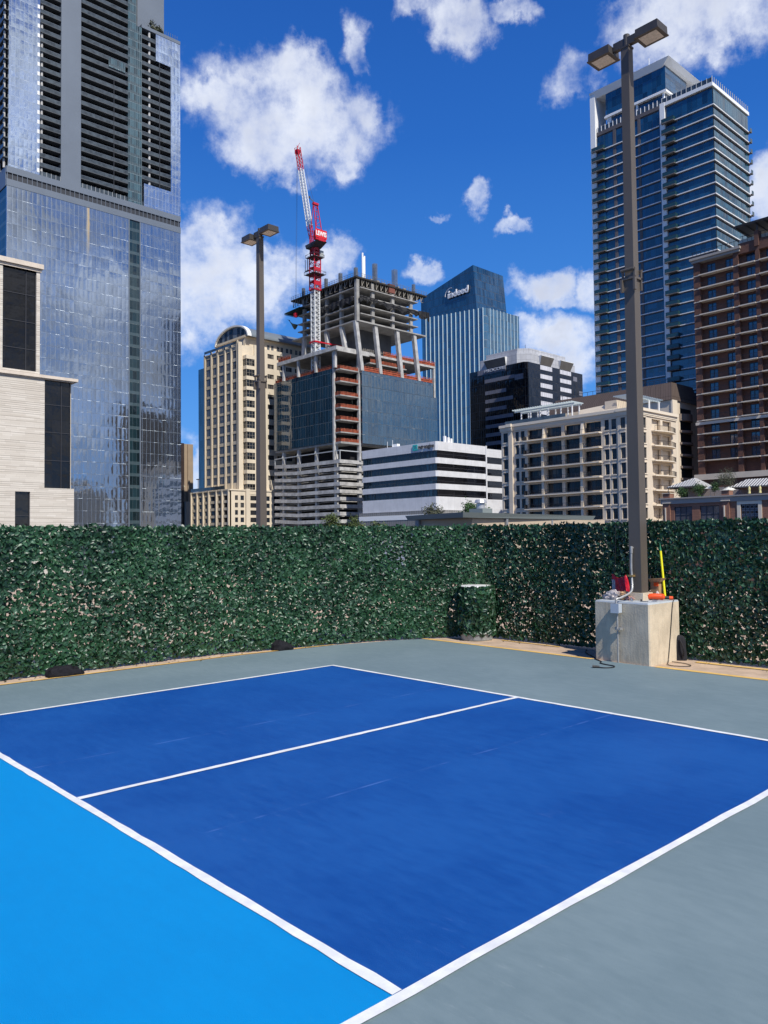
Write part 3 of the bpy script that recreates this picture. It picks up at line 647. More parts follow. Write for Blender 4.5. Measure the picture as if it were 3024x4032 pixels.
sandbag('wide flat black sandbag slumped at the foot of the screen, nearer the left edge', -1.86, -2.80, 1.5, 0.13, 0.22, 0.10, 3)
sandbag('small plump black sandbag at the foot of the screen below the far lamp post', -1.74, 0.42, 1.25, 0.11, 0.16, 0.115, 8)

# leaf litter and grit swept against the screens
mb = MB(); rr_l = random.Random(4)
for i in range(150):
    if i < 95: y = rr_l.uniform(-4.5, 1.2); x = -1.98+abs(rr_l.gauss(0, .12)); z = 0.006
    else: x = rr_l.uniform(-.1, 5); y = 3.58-abs(rr_l.gauss(0, .12)); z = 0.006
    if 2.1 < x < 3.1 and y > 2.7: continue
    a = rr_l.uniform(0, 6.28); l = rr_l.uniform(.01, .03); d = Vector((math.cos(a)*l, math.sin(a)*l, 0.003)); q = Vector((-math.sin(a)*l*.45, math.cos(a)*l*.45, 0.004)); P = Vector((x, y, z+.003))
    mb.poly([P-d, P+q, P+d, P-q])
tag(mb.build('leaf_litter', mat('dry_leaf', (0.10, 0.055, 0.025), 0.9, col2=(0.03, 0.05, 0.02), vscale=20)), 'scattered dry leaf bits along the foot of the green screens', 'leaf litter', kind='stuff')

# ================================================================== BUILDINGS
m_roofgrey = mat('roof_membrane', (0.30, 0.30, 0.30), 0.9, var=0.15, vscale=0.2)
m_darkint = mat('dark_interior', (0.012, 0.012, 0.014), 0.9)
m_white_wall = mat('white_wall_paint', (0.74, 0.74, 0.73), 0.75, var=0.05, vscale=0.15)
m_steel_grey = mat('grey_metal_cladding', (0.165, 0.195, 0.235), 0.45, metal=0.3, var=0.05, vscale=0.08)
m_louver = mat('dark_louvre', (0.032, 0.036, 0.045), 0.5, var=0.12, vscale=0.6)
m_rail_glass = mat('railing_glass', (0.055, 0.070, 0.080), 0.12, spec=0.7, var=0.45, vscale=0.55)
m_slab_dark = mat('dark_slab_concrete', (0.075, 0.085, 0.095), 0.85, var=0.2, vscale=0.4)  # dark grey concrete of the tower's slab edges and core
m_slab_white = mat('white_slab_edge', (0.84, 0.84, 0.82), 0.7)
m_concrete = mat('raw_concrete', (0.33, 0.32, 0.30), 0.9, var=0.22, vscale=0.35, bump=0.02, bscale=1.2)
m_concrete_l = mat('pale_concrete', (0.44, 0.43, 0.41), 0.88, var=0.25, vscale=0.45, bump=0.02, bscale=1.5)
m_frame_dk = mat('dark_window_frame', (0.035, 0.035, 0.04), 0.4)
m_frame_lt = mat('pale_window_frame', (0.42, 0.44, 0.45), 0.5)
m_win = curtain('dark_window_glass', (0.012, 0.017, 0.024), (0.02, 0.02, 0.02), 1.45, 2.4, 0.0, ior=1.38, rough=0.06, tilt=0.03, wob=0.01, var=0.7, blinds=(0.14, (0.085, 0.080, 0.072)))
m_blue_glass_win = curtain('blue_window_glass', (0.010, 0.045, 0.100), (0.02, 0.02, 0.02), 1.2, 3.0, 0.0, ior=1.9, rough=0.04, tilt=0.02, wob=0.008, var=0.6)

# ---------------------------------------------------------------- limestone building (left foreground)
def lime_mat():
    mm = bpy.data.materials.new('limestone_courses'); mm.use_nodes = True; t = mm.node_tree; p = t.nodes['Principled BSDF']
    uv = t.nodes.new('ShaderNodeUVMap').outputs[0]
    b = t.nodes.new('ShaderNodeTexBrick'); t.links.new(uv, b.inputs['Vector']); b.offset = 0.37; b.offset_frequency = 3; b.squash = 0.7; b.squash_frequency = 4
    b.inputs['Color1'].default_value = (0.70, 0.65, 0.57, 1); b.inputs['Color2'].default_value = (0.58, 0.53, 0.455, 1); b.inputs['Mortar'].default_value = (0.50, 0.45, 0.38, 1)
    b.inputs['Scale'].default_value = 1.0; b.inputs['Mortar Size'].default_value = 0.012; b.inputs['Brick Width'].default_value = 1.9; b.inputs['Row Height'].default_value = 0.27
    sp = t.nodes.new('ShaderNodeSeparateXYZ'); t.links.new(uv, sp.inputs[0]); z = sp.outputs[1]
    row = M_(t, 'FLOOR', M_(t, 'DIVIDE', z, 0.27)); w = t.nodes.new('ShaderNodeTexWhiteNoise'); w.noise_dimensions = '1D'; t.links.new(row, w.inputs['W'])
    fr = M_(t, 'FRACT', M_(t, 'DIVIDE', z, 0.27)); ln = M_(t, 'MULTIPLY', M_(t, 'LESS_THAN', fr, 0.22), M_(t, 'GREATER_THAN', w.outputs['Value'], 0.35))  # shadow lines of the courses, painted as dark stripes on some rows
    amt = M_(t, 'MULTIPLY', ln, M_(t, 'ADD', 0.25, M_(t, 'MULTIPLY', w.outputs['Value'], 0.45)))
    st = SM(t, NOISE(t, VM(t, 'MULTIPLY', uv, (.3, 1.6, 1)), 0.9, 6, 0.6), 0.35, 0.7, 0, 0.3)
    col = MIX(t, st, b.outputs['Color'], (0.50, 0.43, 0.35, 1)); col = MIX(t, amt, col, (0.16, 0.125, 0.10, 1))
    t.links.new(col, p.inputs['Base Color']); p.inputs['Roughness'].default_value = 0.85; MATS['lime'] = mm; return mm
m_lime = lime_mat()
m_lime_cap = mat('smooth_limestone', (0.66, 0.57, 0.47), 0.8, var=0.08, vscale=0.8)
m_lime_glass = curtain('smoky_glass', (0.010, 0.009, 0.008), (0.02, 0.02, 0.02), 3.1, 3.8, 0.0, ior=1.5, rough=0.03, tilt=0.012, wob=0.05, wscale=0.35, var=0.3)
lb = thing('stone_building', 'pale banded limestone building with tall dark windows at the left edge', 'building', (-104, 30, GZ))
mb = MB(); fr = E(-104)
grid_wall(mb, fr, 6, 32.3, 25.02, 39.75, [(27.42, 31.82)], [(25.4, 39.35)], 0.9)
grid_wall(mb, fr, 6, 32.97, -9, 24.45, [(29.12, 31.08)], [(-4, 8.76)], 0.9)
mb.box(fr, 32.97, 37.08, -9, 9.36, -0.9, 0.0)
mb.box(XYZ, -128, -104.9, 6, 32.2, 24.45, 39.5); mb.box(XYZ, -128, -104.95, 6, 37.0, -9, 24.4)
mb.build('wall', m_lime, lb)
mb = MB(); mb.box(fr, 5.9, 32.45, 39.35, 39.75, -1, 0.15); mb.box(fr, 5.8, 32.65, 39.76, 40.4, -1.2, 0.45); mb.build('upper_coping', m_lime_cap, lb)
mb = MB(); mb.box(fr, 5.9, 37.1, 24.46, 24.60, -1, 0.12); mb.box(fr, 5.8, 37.5, 24.61, 25.02, -5, 0.40); mb.build('lower_coping', m_lime_cap, lb)
def bigwin(a0, a1, b0, b1, us, zs, dep=0.35):
    w = MB(); w.poly([fr(a0, b0, -dep), fr(a1, b0, -dep), fr(a1, b1, -dep), fr(a0, b1, -dep)], [(a0, b0), (a1, b0), (a1, b1), (a0, b1)], 0)
    for u in us: w.box(fr, u-0.05, u+0.05, b0, b1, -dep+.003, -dep+0.10, 1)
    for z in zs: w.box(fr, a0, a1, z-0.05, z+0.05, -dep+.003, -dep+0.09, 1)
    w.box(fr, a0, a0+0.1, b0, b1, -dep+.003, -dep+0.12, 1); w.box(fr, a1-0.1, a1, b0, b1, -dep+.003, -dep+0.12, 1)
    return w
bigwin(27.42, 31.82, 25.4, 39.35, [30.5], [28.4, 32.14, 35.94]).build('window', [m_lime_glass, m_frame_dk], lb)
bigwin(32.97, 36.64, 9.38, 24.44, [35.34], [13.24, 17.18, 21.06]).build('window', [m_lime_glass, m_frame_dk], lb)
bigwin(29.12, 31.08, -4, 8.76, [], [5.5, 1.6]).build('window', [m_lime_glass, m_frame_dk], lb)

# ---------------------------------------------------------------- tall glass tower, left
m_silver = curtain('silver_reflective_glass', (0.40, 0.45, 0.51), (0.34, 0.39, 0.44), 1.525, 4.17, 0.10, metal=0.92, rough=0.05, tilt=0.014, wob=0.035, wscale=0.22, var=0.06, hw=0.07, stain=(100.9, 117.0, 0.75, 22.0, (0.62, 0.42, 0.16)))
m_silver_up = curtain('pale_reflective_glass', (0.56, 0.64, 0.74), (0.36, 0.42, 0.50), 1.35, 3.25, 0.05, metal=0.92, rough=0.04, tilt=0.014, wob=0.04, wscale=0.3, var=0.08)
m_green = curtain('green_tinted_glass', (0.010, 0.026, 0.032), (0.05, 0.08, 0.09), 1.5, 4.17, 0.07, ior=1.7, rough=0.06, tilt=0.02, wob=0.02, var=0.5, band=(0.26, (0.055, 0.085, 0.095)))
m_fin = curtain('finned_green_glass', (0.030, 0.065, 0.080), (0.16, 0.22, 0.24), 0.72, 3.25, 0.10, ior=1.7, rough=0.08, tilt=0.02, wob=0.02, var=0.7, band=(0.3, (0.05, 0.075, 0.085)))
m_bayback = curtain('balcony_window_wall', (0.010, 0.013, 0.018), (0.035, 0.04, 0.045), 1.6, 3.25, 0.09, ior=1.5, rough=0.1, var=0.8)
gt = thing('glass_tower', 'tall glass skyscraper with dark balconies above a silver mirrored podium', 'skyscraper', (-270, 105, GZ))
X0 = -256; fr = E(X0)
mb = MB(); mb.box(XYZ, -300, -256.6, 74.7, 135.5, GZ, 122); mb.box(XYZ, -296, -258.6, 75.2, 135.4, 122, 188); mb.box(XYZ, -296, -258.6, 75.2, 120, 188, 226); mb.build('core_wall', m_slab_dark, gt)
mb = MB(); mb.box(fr, 74.5, 115.35, GZ, 116.5, -0.5, 0.0); mb.build('podium_glass', m_silver, gt)
mb = MB(); mb.box(fr, 119.95, 135.66, GZ, 116.5, -0.5, 0.0); mb.build('podium_glass', m_silver, gt)
mb = MB(); mb.box(fr, 115.75, 119.55, GZ, 116.5, -0.5, -0.25); mb.build('green_glass_strip', m_green, gt)
mb = MB(); mb.box(fr, 115.35, 115.75, GZ, 116.5, -0.5, 0.06); mb.box(fr, 119.55, 119.95, GZ, 116.5, -0.5, 0.06); mb.build('strip_frame', m_steel_grey, gt)
mb = MB(); mb.box(S(74.6), -300, -256.5, GZ, 116.5, -0.1, 0.05); mb.build('side_glass', m_green, gt)
mb = MB(); mb.box(fr, 74.4, 135.7, 116.5, 118.65, -0.6, 0.12); mb.box(fr, 74.4, 135.7, 120.75, 122.8, -0.6, 0.12); mb.box(S(74.4), -300, -256.6, 116.5, 122.8, -.2, .08); mb.build('mechanical_band', m_steel_grey, gt)
mb = MB(); mb.box(fr, 74.6, 135.6, 118.65, 120.75, -0.6, -0.25, 0); u = 74.6
while u < 135.6: mb.box(fr, u, u+0.16, 118.65, 120.75, -0.25, 0.08, 1); u += 1.54
mb.build('louvre_band', [m_louver, m_steel_grey], gt)
mb = MB(); u = 75.0
mb.box(fr, 74.8, 121.2, 122.8, 124.4, -0.36, -0.30, 0)
while u < 121: mb.box(fr, u, u+0.12, 122.8, 124.5, -0.30, -0.2, 1); u += 1.5
mb.build('terrace_railing', [m_rail_glass, m_frame_lt], gt)
FL0, FP = 126.04, 3.235
mb = MB(); mb.box(fr, 74.95, 84.7, 122.8, 224, -1.0, -0.05); mb.build('upper_glass', m_silver_up, gt)
mb = MB()
for k in range(-1, 30): mb.box(fr, 83.9, 84.62, FL0+k*FP+0.9, FL0+k*FP+2.2, -0.05, 0.03)  # white squares standing in for the bright windows of each floor
mb.build('bright_window_panel', m_slab_white, gt)
mb = MB(); mb.box(fr, 91.6, 98.3, 122.8, 226, -2.6, 0.1); mb.build('metal_clad_shaft', m_steel_grey, gt)
mb = MB(); mb.box(fr, 115.25, 120.35, 122.8, 188, -2.4, 0.0); mb.box(fr, 115.25, 118.3, 188, 226, -2.4, -0.02); mb.build('finned_glass', m_fin, gt)
mb = MB(); mb.box(fr, 131.8, 135.66, 116.5+6.3, 178.1, -2.4, 0.0); mb.box(fr, 125.9, 135.66, 178.1, 188.2, -2.4, 0.0); mb.box(fr, 121.25, 131.8, 122.8, 131.1, -2.4, -0.01); mb.build('upper_glass', m_silver_up, gt)
mb = MB(); mb.box(fr, 120.3, 135.7, 188.2, 189.4, -14, 0.12); u = 129
while u < 135: mb.box(fr, u, u+0.1, 189.4, 191.0, -0.1, 0.0); u += 0.9
mb.build('roof_parapet', m_steel_grey, gt)
mb = MB(); mb.box(E(-262), 121.3, 129.0, 188, 228, -10, 0); mb.box(E(-262), 129.04, 132.4, 188, 226, -10, -0.4); mb.build('metal_clad_shaft', m_steel_grey, gt)
m_lgreen = curtain('pale_green_glass', (0.10, 0.20, 0.20), (0.35, 0.45, 0.45), 1.5, 3.25, 0.08, ior=1.9, rough=0.08, var=0.6)
mb = MB(); mb.box(E(-262), 118.35, 121.3, 186, 228, -8, 0.05); mb.build('upper_glass', m_lgreen, gt)
for (a, b, zt) in ((84.7, 91.6, 226), (98.3, 115.25, 226), (120.35, 131.8, 188.2)):
    mb = MB(); mb.box(fr, a, b, 122.8, zt, -2.55, -2.3); mb.build('window_wall', m_bayback, gt)
mb = MB(); mb.box(S(75.2), -295, -258.6, 122.8, 224, 0.0, 0.15); mb.build('window_wall', m_bayback, gt)
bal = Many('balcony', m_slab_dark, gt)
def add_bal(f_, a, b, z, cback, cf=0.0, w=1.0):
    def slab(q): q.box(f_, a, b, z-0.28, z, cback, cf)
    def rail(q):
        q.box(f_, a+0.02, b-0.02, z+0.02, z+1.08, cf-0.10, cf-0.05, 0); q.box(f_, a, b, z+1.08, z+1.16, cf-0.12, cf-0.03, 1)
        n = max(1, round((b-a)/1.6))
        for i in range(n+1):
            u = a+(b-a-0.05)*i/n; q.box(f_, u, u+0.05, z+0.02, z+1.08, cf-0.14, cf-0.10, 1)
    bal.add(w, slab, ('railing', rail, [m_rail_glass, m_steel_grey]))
for k in range(0, 31):
    z = FL0+k*FP
    add_bal(fr, 84.75, 91.55, z, -2.3, 0.05, 1 if z < 170 else .1); add_bal(fr, 98.35, 115.2, z, -2.3, 0.05, 2 if z < 196 else .2)
    if 131.4 < z+.3 < 177.2: add_bal(fr, 120.4, 131.75, z+0.3, -2.3, 0.05, 1.5)
    elif 177.2 <= z+.3 < 187: add_bal(fr, 120.4, 125.85, z+0.3, -2.3, 0.05, 1.5)
    add_bal(S(74.9), -270, -256.9, z, -0.4, 1.2, 1 if z < 168 else .05)
bal.emit()
def round_col(nm, x, y, z0, z1, r, material, par): return MB().tube([(x, y, z0), (x, y, z1)], r, 12).build(nm, material, par)
round_col('column', X0-0.7, 85.5, 122.8, 224, 0.38, m_concrete_l, gt); round_col('column', X0-0.7, 123.6, 131, 188, 0.42, m_concrete_l, gt); round_col('column', -258.2, 74.3, 122.8, 222, 0.38, m_concrete_l, gt)
round_col('column', -262.5, 74.3, 122.8, 222, 0.38, m_concrete_l, gt)
mb = MB(); mb.box(fr, 108.0, 114.0, 168.6, 171.9, -0.1, 0.35); mb.build('glazed_balcony_box', m_fin, gt)
for y in (109.9,): MB().box(fr, y, y+0.15, 124, 165, -0.3, 0.1).build('divider', m_louver, gt)
MB().box(fr, 127.2, 127.4, 131, 178, -0.3, 0.1).build('divider', m_louver, gt)

# ---------------------------------------------------------------- narrow brown tower beside it
m_tanpanel = mat('tan_precast', (0.33, 0.25, 0.17), 0.8, var=0.1, vscale=0.2)
bt = thing('brown_tower', 'narrow tan and dark office block squeezed behind the glass skyscraper', 'building', (-335, 180, GZ))
m_dkstrip = curtain('dark_ribbon_glass', (0.010, 0.010, 0.016), (0.02, 0.02, 0.02), 2, 3.9, 0.0, ior=1.5, rough=0.08, band=(0.4, (0.05, 0.035, 0.03)))
MB().box(XYZ, -352, -330.3, 177.2, 182, GZ, 48.2).build('tan_wall', m_tanpanel, bt)
MB().box(XYZ, -353, -330, 175.2, 177.15, GZ, 48.4).build('window_wall', m_dkstrip, bt)
MB().hull([(-330.3, 178.9, GZ), (-329.6, 178.9, GZ), (-329.6, 180.0, GZ), (-330.3, 180.0, GZ)], [(-330.3, 178.9, 47.9), (-329.6, 178.9, 47.9), (-329.6, 179.9, 45.2), (-330.3, 179.9, 45.2)]).build('chamfered_fin', m_tanpanel, bt)
MB().box(XYZ, -334, -328.8, 177.2, 179.55, GZ, 20.7).build('low_wing', mat('pale_precast', (0.5, 0.42, 0.32), 0.8), bt)

# ---------------------------------------------------------------- beige office tower with barrel roof
m_beige = mat('beige_precast', (0.67, 0.575, 0.43), 0.8, var=0.10, vscale=0.12, stretch=(1, 1, .4))
m_beige_d = mat('beige_spandrel', (0.42, 0.36, 0.28), 0.8, var=0.12, vscale=0.3)
m_zinc = mat('blue_grey_standing_seam', (0.20, 0.235, 0.26), 0.5, metal=0.3, var=0.06, vscale=0.2)
bg_ = thing('beige_tower', 'beige stone office tower with an arched barrel roof', 'office tower', (-255, 170, GZ))
fs = S(153.7); fe = E(-245)
scols = [(-269.0, -265.6), (-264.0, -260.8), (-259.3, -255.4), (-254.0, -251.0), (-249.6, -246.4)]
tops = [73.75-7.87*k for k in range(7)]
rows = []
for tz in tops[::-1]:
    rows += [(tz-2.85-1.25-2.85, tz-2.85-1.25), (tz-2.85, tz)]
mb = MB(); rows_s = [r for r in rows if r[0] > 20.5]
grid_wall(mb, fs, -270.0, -245.2, 20.4, 75.6, scols, rows_s, 0.7)
erow = [(74.0-3.93*k-1.75, 74.0-3.93*k) for k in range(13)][::-1]
ecols = [(y, y+2.95) for y in (166.6, 170.95, 175.3, 179.65, 184.0, 188.35)]
grid_wall(mb, fe, 153.75, 193.5, 20.4, 75.6, [c_ for c_ in ecols], erow, 0.7)
mb.box(XYZ, -269.9, -245.75, 154.45, 193.4, GZ, 75.4)
for u, h in ((-269.9, 75.9), (-264.8, 76.3), (-260.05, 76.6), (-254.7, 76.9), (-250.3, 77.2), (-245.9, 77.4)): mb.box(fs, u-0.45, u+0.45, 20.4, h, 0.003, 0.28)
mb.box(fe, 160.2, 161.6, 20.4, 76.4, 0.003, 0.6); mb.box(fe, 153.25, 154.9, 20.4, 76.6, 0.003, 0.4)
mb.build('wall', m_beige, bg_)
m_win_b = curtain('brown_grey_glass', (0.045, 0.042, 0.040), (0.02, 0.02, 0.02), 0.8, 2.85, 0.0, ior=1.6, rough=0.08, var=0.5, blinds=(0.2, (0.16, 0.15, 0.13)))
W1 = Many('window', [m_win_b, mat('bronze_mullion', (0.14, 0.125, 0.11), 0.5)], bg_)
for (a, b) in scols:
    for (p_, q_) in rows_s: W1.add(3, (lambda a=a, b=b, p_=p_, q_=q_: (lambda m_: win(m_, fs, a, b, p_, q_, 0.16, 4, 1, 0.12)))())
for (a, b) in ecols:
    for (p_, q_) in erow: W1.add(2 if a < 176 else .5, (lambda a=a, b=b, p_=p_, q_=q_: (lambda m_: win(m_, fe, a, b, p_, q_, 0.3, 3, 1, 0.12)))())
W1.emit()
mb = MB()
for (a, b) in scols:
    for tz in tops:
        mb.box(fs, a, b, tz-2.85-1.25, tz-2.85, -0.35, -0.05)
mb.build('spandrel_panels', m_beige_d, bg_)
# corner bay
MB().box(XYZ, -245, -242.75, 155.6, 159.0, GZ, 70.6).build('bay_core', m_darkint, bg_)
sp_ = Many('bay_band', m_beige, bg_); wb_ = Many('bay_window', [m_win, m_beige_d], bg_)
for k in range(13):
    t_ = 70.2-3.93*k
    def bw(m_, t_=t_):
        win(m_, S(155.5), -245, -242.6, t_-2.6, t_, 0.02, 2, 2, 0.06); win(m_, E(-242.6), 155.5, 159.1, t_-2.6, t_, 0.02, 3, 2, 0.06)
    wb_.add(1, bw)
    sp_.add(1, lambda m_, t_=t_: m_.box(XYZ, -245, -242.45, 155.35, 159.25, t_-3.93, t_-2.6))
sp_.add(1, lambda m_: m_.box(XYZ, -245, -242.45, 155.35, 159.25, 70.2, 71.6))
sp_.emit(); wb_.emit()
mb = MB(); mb.box(XYZ, -269, -247.4, 158, 192, 75.4, 79.6); mb.box(XYZ, -269.3, -247.0, 157.7, 192.3, 79.6, 80.4); mb.build('penthouse_wall', m_beige, bg_)
pw = Many('penthouse_window', [m_win, m_frame_lt], bg_)
for i in range(6):
    for j in (0, 1.9): pw.add(1, lambda m_, i=i, j=j: win(m_, E(-247.4), 163.5+i*4.5+j, 164.7+i*4.5+j, 76.2, 78.2, -0.03, 2, 1, 0.1))
for i in range(4): pw.add(1, lambda m_, i=i: win(m_, S(158), -264+i*4.2, -261.2+i*4.2, 76.4, 79.0, -0.03, 3, 1, 0.12))
pw.emit()
def arch(y0, y1, cx, hw_, z0, rise, name, material, inner=None, parent=bg_):
    mb = MB(); n = 28
    pt = [(cx+hw_*math.cos(math.pi*i/n), z0+rise*math.sin(math.pi*i/n)) for i in range(n+1)]
    if inner is None:
        for y in (y0, y1): mb.poly([(x, y, z) for x, z in (pt if y == y0 else pt[::-1])][::-1])
    ri = [(cx+(hw_-(inner or 0))*math.cos(math.pi*i/n), z0+(rise-(inner or 0))*math.sin(math.pi*i/n)) for i in range(n+1)]
    for i in range(n):
        (xa, za), (xb, zb) = pt[i], pt[i+1]
        mb.poly([(xa, y0, za), (xa, y1, za), (xb, y1, zb), (xb, y0, zb)], None, 0, True)
        if inner:
            (xc, zc), (xd, zd) = ri[i], ri[i+1]
            mb.poly([(xa, y0, za), (xb, y0, zb), (xd, y0, zd), (xc, y0, zc)]); mb.poly([(xa, y1, za), (xc, y1, zc), (xd, y1, zd), (xb, y1, zb)])
            mb.poly([(xc, y0, zc), (xd, y0, zd), (xd, y1, zd), (xc, y1, zc)])
    return mb.build(name, material, parent)
arch(158.2, 192, -256.8, 11.6, 79.7, 5.4, 'barrel_roof', m_zinc)
arch(157.5, 159.2, -256.8, 12.1, 79.7, 5.9, 'arch_rim', m_slab_white, 0.6)
mb = MB()
for i, u in enumerate((-265.5, -261.8, -257.9, -252.6, -249.6)):
    h = 5.0*math.sqrt(max(0, 1-((u-0.0+256.8)/11.6)**2)); w_ = 1.4 if i not in (2,) else 2.1
    x0_, x1_ = u-w_/2+0.2, u+w_/2+0.6; hh = 5.0*math.sqrt(max(0, 1-(max(abs(x0_+256.8), abs(x1_+256.8))/11.3)**2))
    win(mb, S(158.2), x0_, x1_, 80.6, 79.7+hh, -0.04, 3, 2, 0.12)
mb.build('arch_window', [m_win, m_frame_dk], bg_)
# annex
an = [(-269.67, -267.16), (-265.05, -262.3), (-260.61, -258.14), (-256.34, -252.47), (-251.0, -248.5), (-246.86, -243.9)]
arow = [(18.64-2.72*k-1.75, 18.64-2.72*k) for k in range(9)][::-1]
fa = S(148); fae = E(-242.6)
mb = MB(); grid_wall(mb, fa, -271.1, -242.6, GZ, 20.4, an, arow, 0.6)
ae_ = [(150.23, 151.52), (152.61, 154.14), (156.9, 159.6), (163.2, 165.6), (167.4, 170.4)]
grid_wall(mb, fae, 148.03, 172, GZ, 20.4, ae_, arow, 0.6); mb.box(XYZ, -271, -243.25, 148.65, 172, GZ, 20.2)
for u in (-270.6, -266.1, -261.5, -257.3, -251.8, -247.7, -243.2): mb.box(fa, u-0.35, u+0.35, GZ, 20.9, 0.003, 0.4)
mb.box(fae, 154.6, 156.3, GZ, 21.2, 0.003, 0.8)
mb.box(XYZ, -271.4, -242.3, 147.7, 172, 20.42, 20.9)
mb.build('annex_wall', m_beige, bg_)
W2 = Many('annex_window', [m_win, m_frame_dk], bg_)
for r_w in arow:
    for (a, b) in an: W2.add(2, lambda m_, a=a, b=b, r_w=r_w: win(m_, fa, a, b, r_w[0], r_w[1], 0.25, 3, 1, 0.1))
    for (a, b) in ae_: W2.add(2, lambda m_, a=a, b=b, r_w=r_w: win(m_, fae, a, b, r_w[0], r_w[1], 0.25, 2, 1, 0.1))
W2.emit()
mb = MB(); mb.box(S(147.9), -271, -246, 21.0, 22.3, -0.05, 0); mb.build('annex_railing', m_rail_glass, bg_)
mb = MB(); mb.box(S(153.2), -269.5, -246, 76, 77.0, -.06, 0); mb.build('terrace_railing', m_rail_glass, bg_)
MB().box(XYZ, -274.5, -270.1, 153.4, 170, GZ, 70.8).build('side_glass', m_blue_glass_win, bg_)
rl = thing('roof_lamp', 'tiny twin headed lamp on the beige annex roof', 'lamp post', (-273, 151, 20.4))
MB().tube([(-269, 150, 20.4), (-269, 150, 26.0)], 0.12, 6).build('pole', m_frame_dk, rl); MB().box(XYZ, -270, -268, 149.7, 150.3, 26.0, 26.3).build('lamp_head', m_frame_dk, rl)

# ---------------------------------------------------------------- tower under construction
m_cgl = curtain('navy_curtain_glass', (0.012, 0.042, 0.070), (0.035, 0.055, 0.07), 1.52, 4.45, 0.09, ior=2.25, rough=0.03, tilt=0.010, wob=0.03, wscale=0.25, var=0.25, hw=0.14)
m_rust = mat('orange_safety_rail', (0.42, 0.12, 0.06), 0.7, var=0.3, vscale=0.8)
m_net = mat('orange_safety_net', (0.34, 0.065, 0.03), 0.9, var=0.3, vscale=0.8)
m_form = mat('formwork_timber', (0.030, 0.027, 0.024), 0.9, var=0.4, vscale=0.8)
m_formlight = mat('pale_formwork_steel', (0.32, 0.29, 0.24), 0.7)
m_rebar = mat('rebar_cage', (0.16, 0.18, 0.21), 0.7)
m_tarp = mat('black_netting', (0.010, 0.010, 0.012), 0.7, var=0.4, vscale=0.8, bump=0.05, bscale=1.5)
ct = thing('unfinished_tower', 'concrete tower under construction with open floors and slanted columns', 'construction building', (-225, 190, GZ))
fs = S(173.3); fe = E(-209.7)
gb = Many('garage_parapet', m_concrete_l, ct)
for k in range(15):
    zt = 30.6-2.69*k
    def gp(m_, zt=zt):
        # cranked parapet: higher in the west, a shallow V at the middle bay
        pts = [(-250.0, 0.9), (-235.4, 0.1), (-224.4, 0.1), (-209.7, 0.0)]
        for (xa, da), (xb, db) in zip(pts[:-1], pts[1:]):
            b0, b1 = zt-1.32+da, zt+da; c0, c1 = zt-1.32+db, zt+db
            m_.hull([(xa, 173.0, b0), (xb, 173.0, c0), (xb, 173.6, c0), (xa, 173.6, b0)], [(xa, 173.0, b1), (xb, 173.0, c1), (xb, 173.6, c1), (xa, 173.6, b1)])
        m_.box(E(-209.7), 173.02, 222, zt-1.28, zt-0.01, -0.4, 0.15)
        m_.box(XYZ, -249.5, -211.5, 175.5, 220, zt-1.6, zt-1.38)
    gb.add(1, gp)
gb.emit()
for x in (-245.2, -235.4, -224.4, -213.1): MB().box(XYZ, x-0.55, x+0.55, 173.7, 174.8, GZ, 37.0).build('garage_column', m_concrete_l, ct)
for y in (183.2, 197, 211): MB().box(XYZ, -211.2, -210.1, y-0.6, y+0.6, GZ, 36.9).build('garage_column', m_concrete_l, ct)
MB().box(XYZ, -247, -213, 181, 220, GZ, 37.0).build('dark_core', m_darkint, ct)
mb = MB(); mb.bar((-250, 173.3, 33.85), (-209.7, 173.3, 33.85), 0.16); mb.bar((-209.7, 173.3, 33.85), (-209.7, 184, 33.85), 0.16)
for x in (-250, -209.7): mb.bar((x, 173.3, 30.6), (x, 173.3, 33.9), 0.13)
for x in (-245.2, -235.4, -224.4, -213.1): mb.bar((x, 173.2, 33.8), (x+0.3, 174.5, 36.9), 0.12)
mb.build('steel_frame', m_frame_lt, ct)
MB().box(XYZ, -249.8, -209.3, 173.4, 222, 36.35, 37.05).build('transfer_slab', m_concrete, ct)
MB().box(S(173), -249.9, -213.5, 37.1, 63.9, -0.5, 0.0).build('curtain_wall', m_cgl, ct)
mb = MB(); mb.box(E(-208), 182.6, 220.2, 58.0, 63.5, -0.5, 0); mb.box(E(-208), 182.6, 222.3, 36.9, 57.95, -0.5, 0.0); mb.build('curtain_wall', m_cgl, ct)
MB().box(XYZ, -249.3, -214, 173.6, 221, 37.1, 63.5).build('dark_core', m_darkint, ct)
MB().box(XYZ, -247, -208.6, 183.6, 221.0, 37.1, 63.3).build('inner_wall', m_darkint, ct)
os_ = Many('open_slab', m_concrete, ct); rr_ = Many('edge_barrier', [m_rust, m_net], ct)
def barrier(m_, P, Q, z, h=1.15, net=True):
    P = Vector((*P, 0)); Q = Vector((*Q, 0)); d = Q-P; L = d.length; n = max(2, round(L/1.6)); Z = Vector((0, 0, 1))
    for j in range(3): m_.bar(P+Z*(z+0.25+j*(h-.25)/2), Q+Z*(z+0.25+j*(h-.25)/2), 0.06)
    for i in range(n+1): m_.bar(P+d*i/n+Z*z, P+d*i/n+Z*(z+h+0.25), 0.055)
    if net:
        o = Vector((d.y, -d.x, 0)).normalized()*-0.12
        m_.poly([P+o+Z*(z+.05), Q+o+Z*(z+.05), Q+o+Z*(z+h*.8), P+o+Z*(z+h*.8)], None, 1)
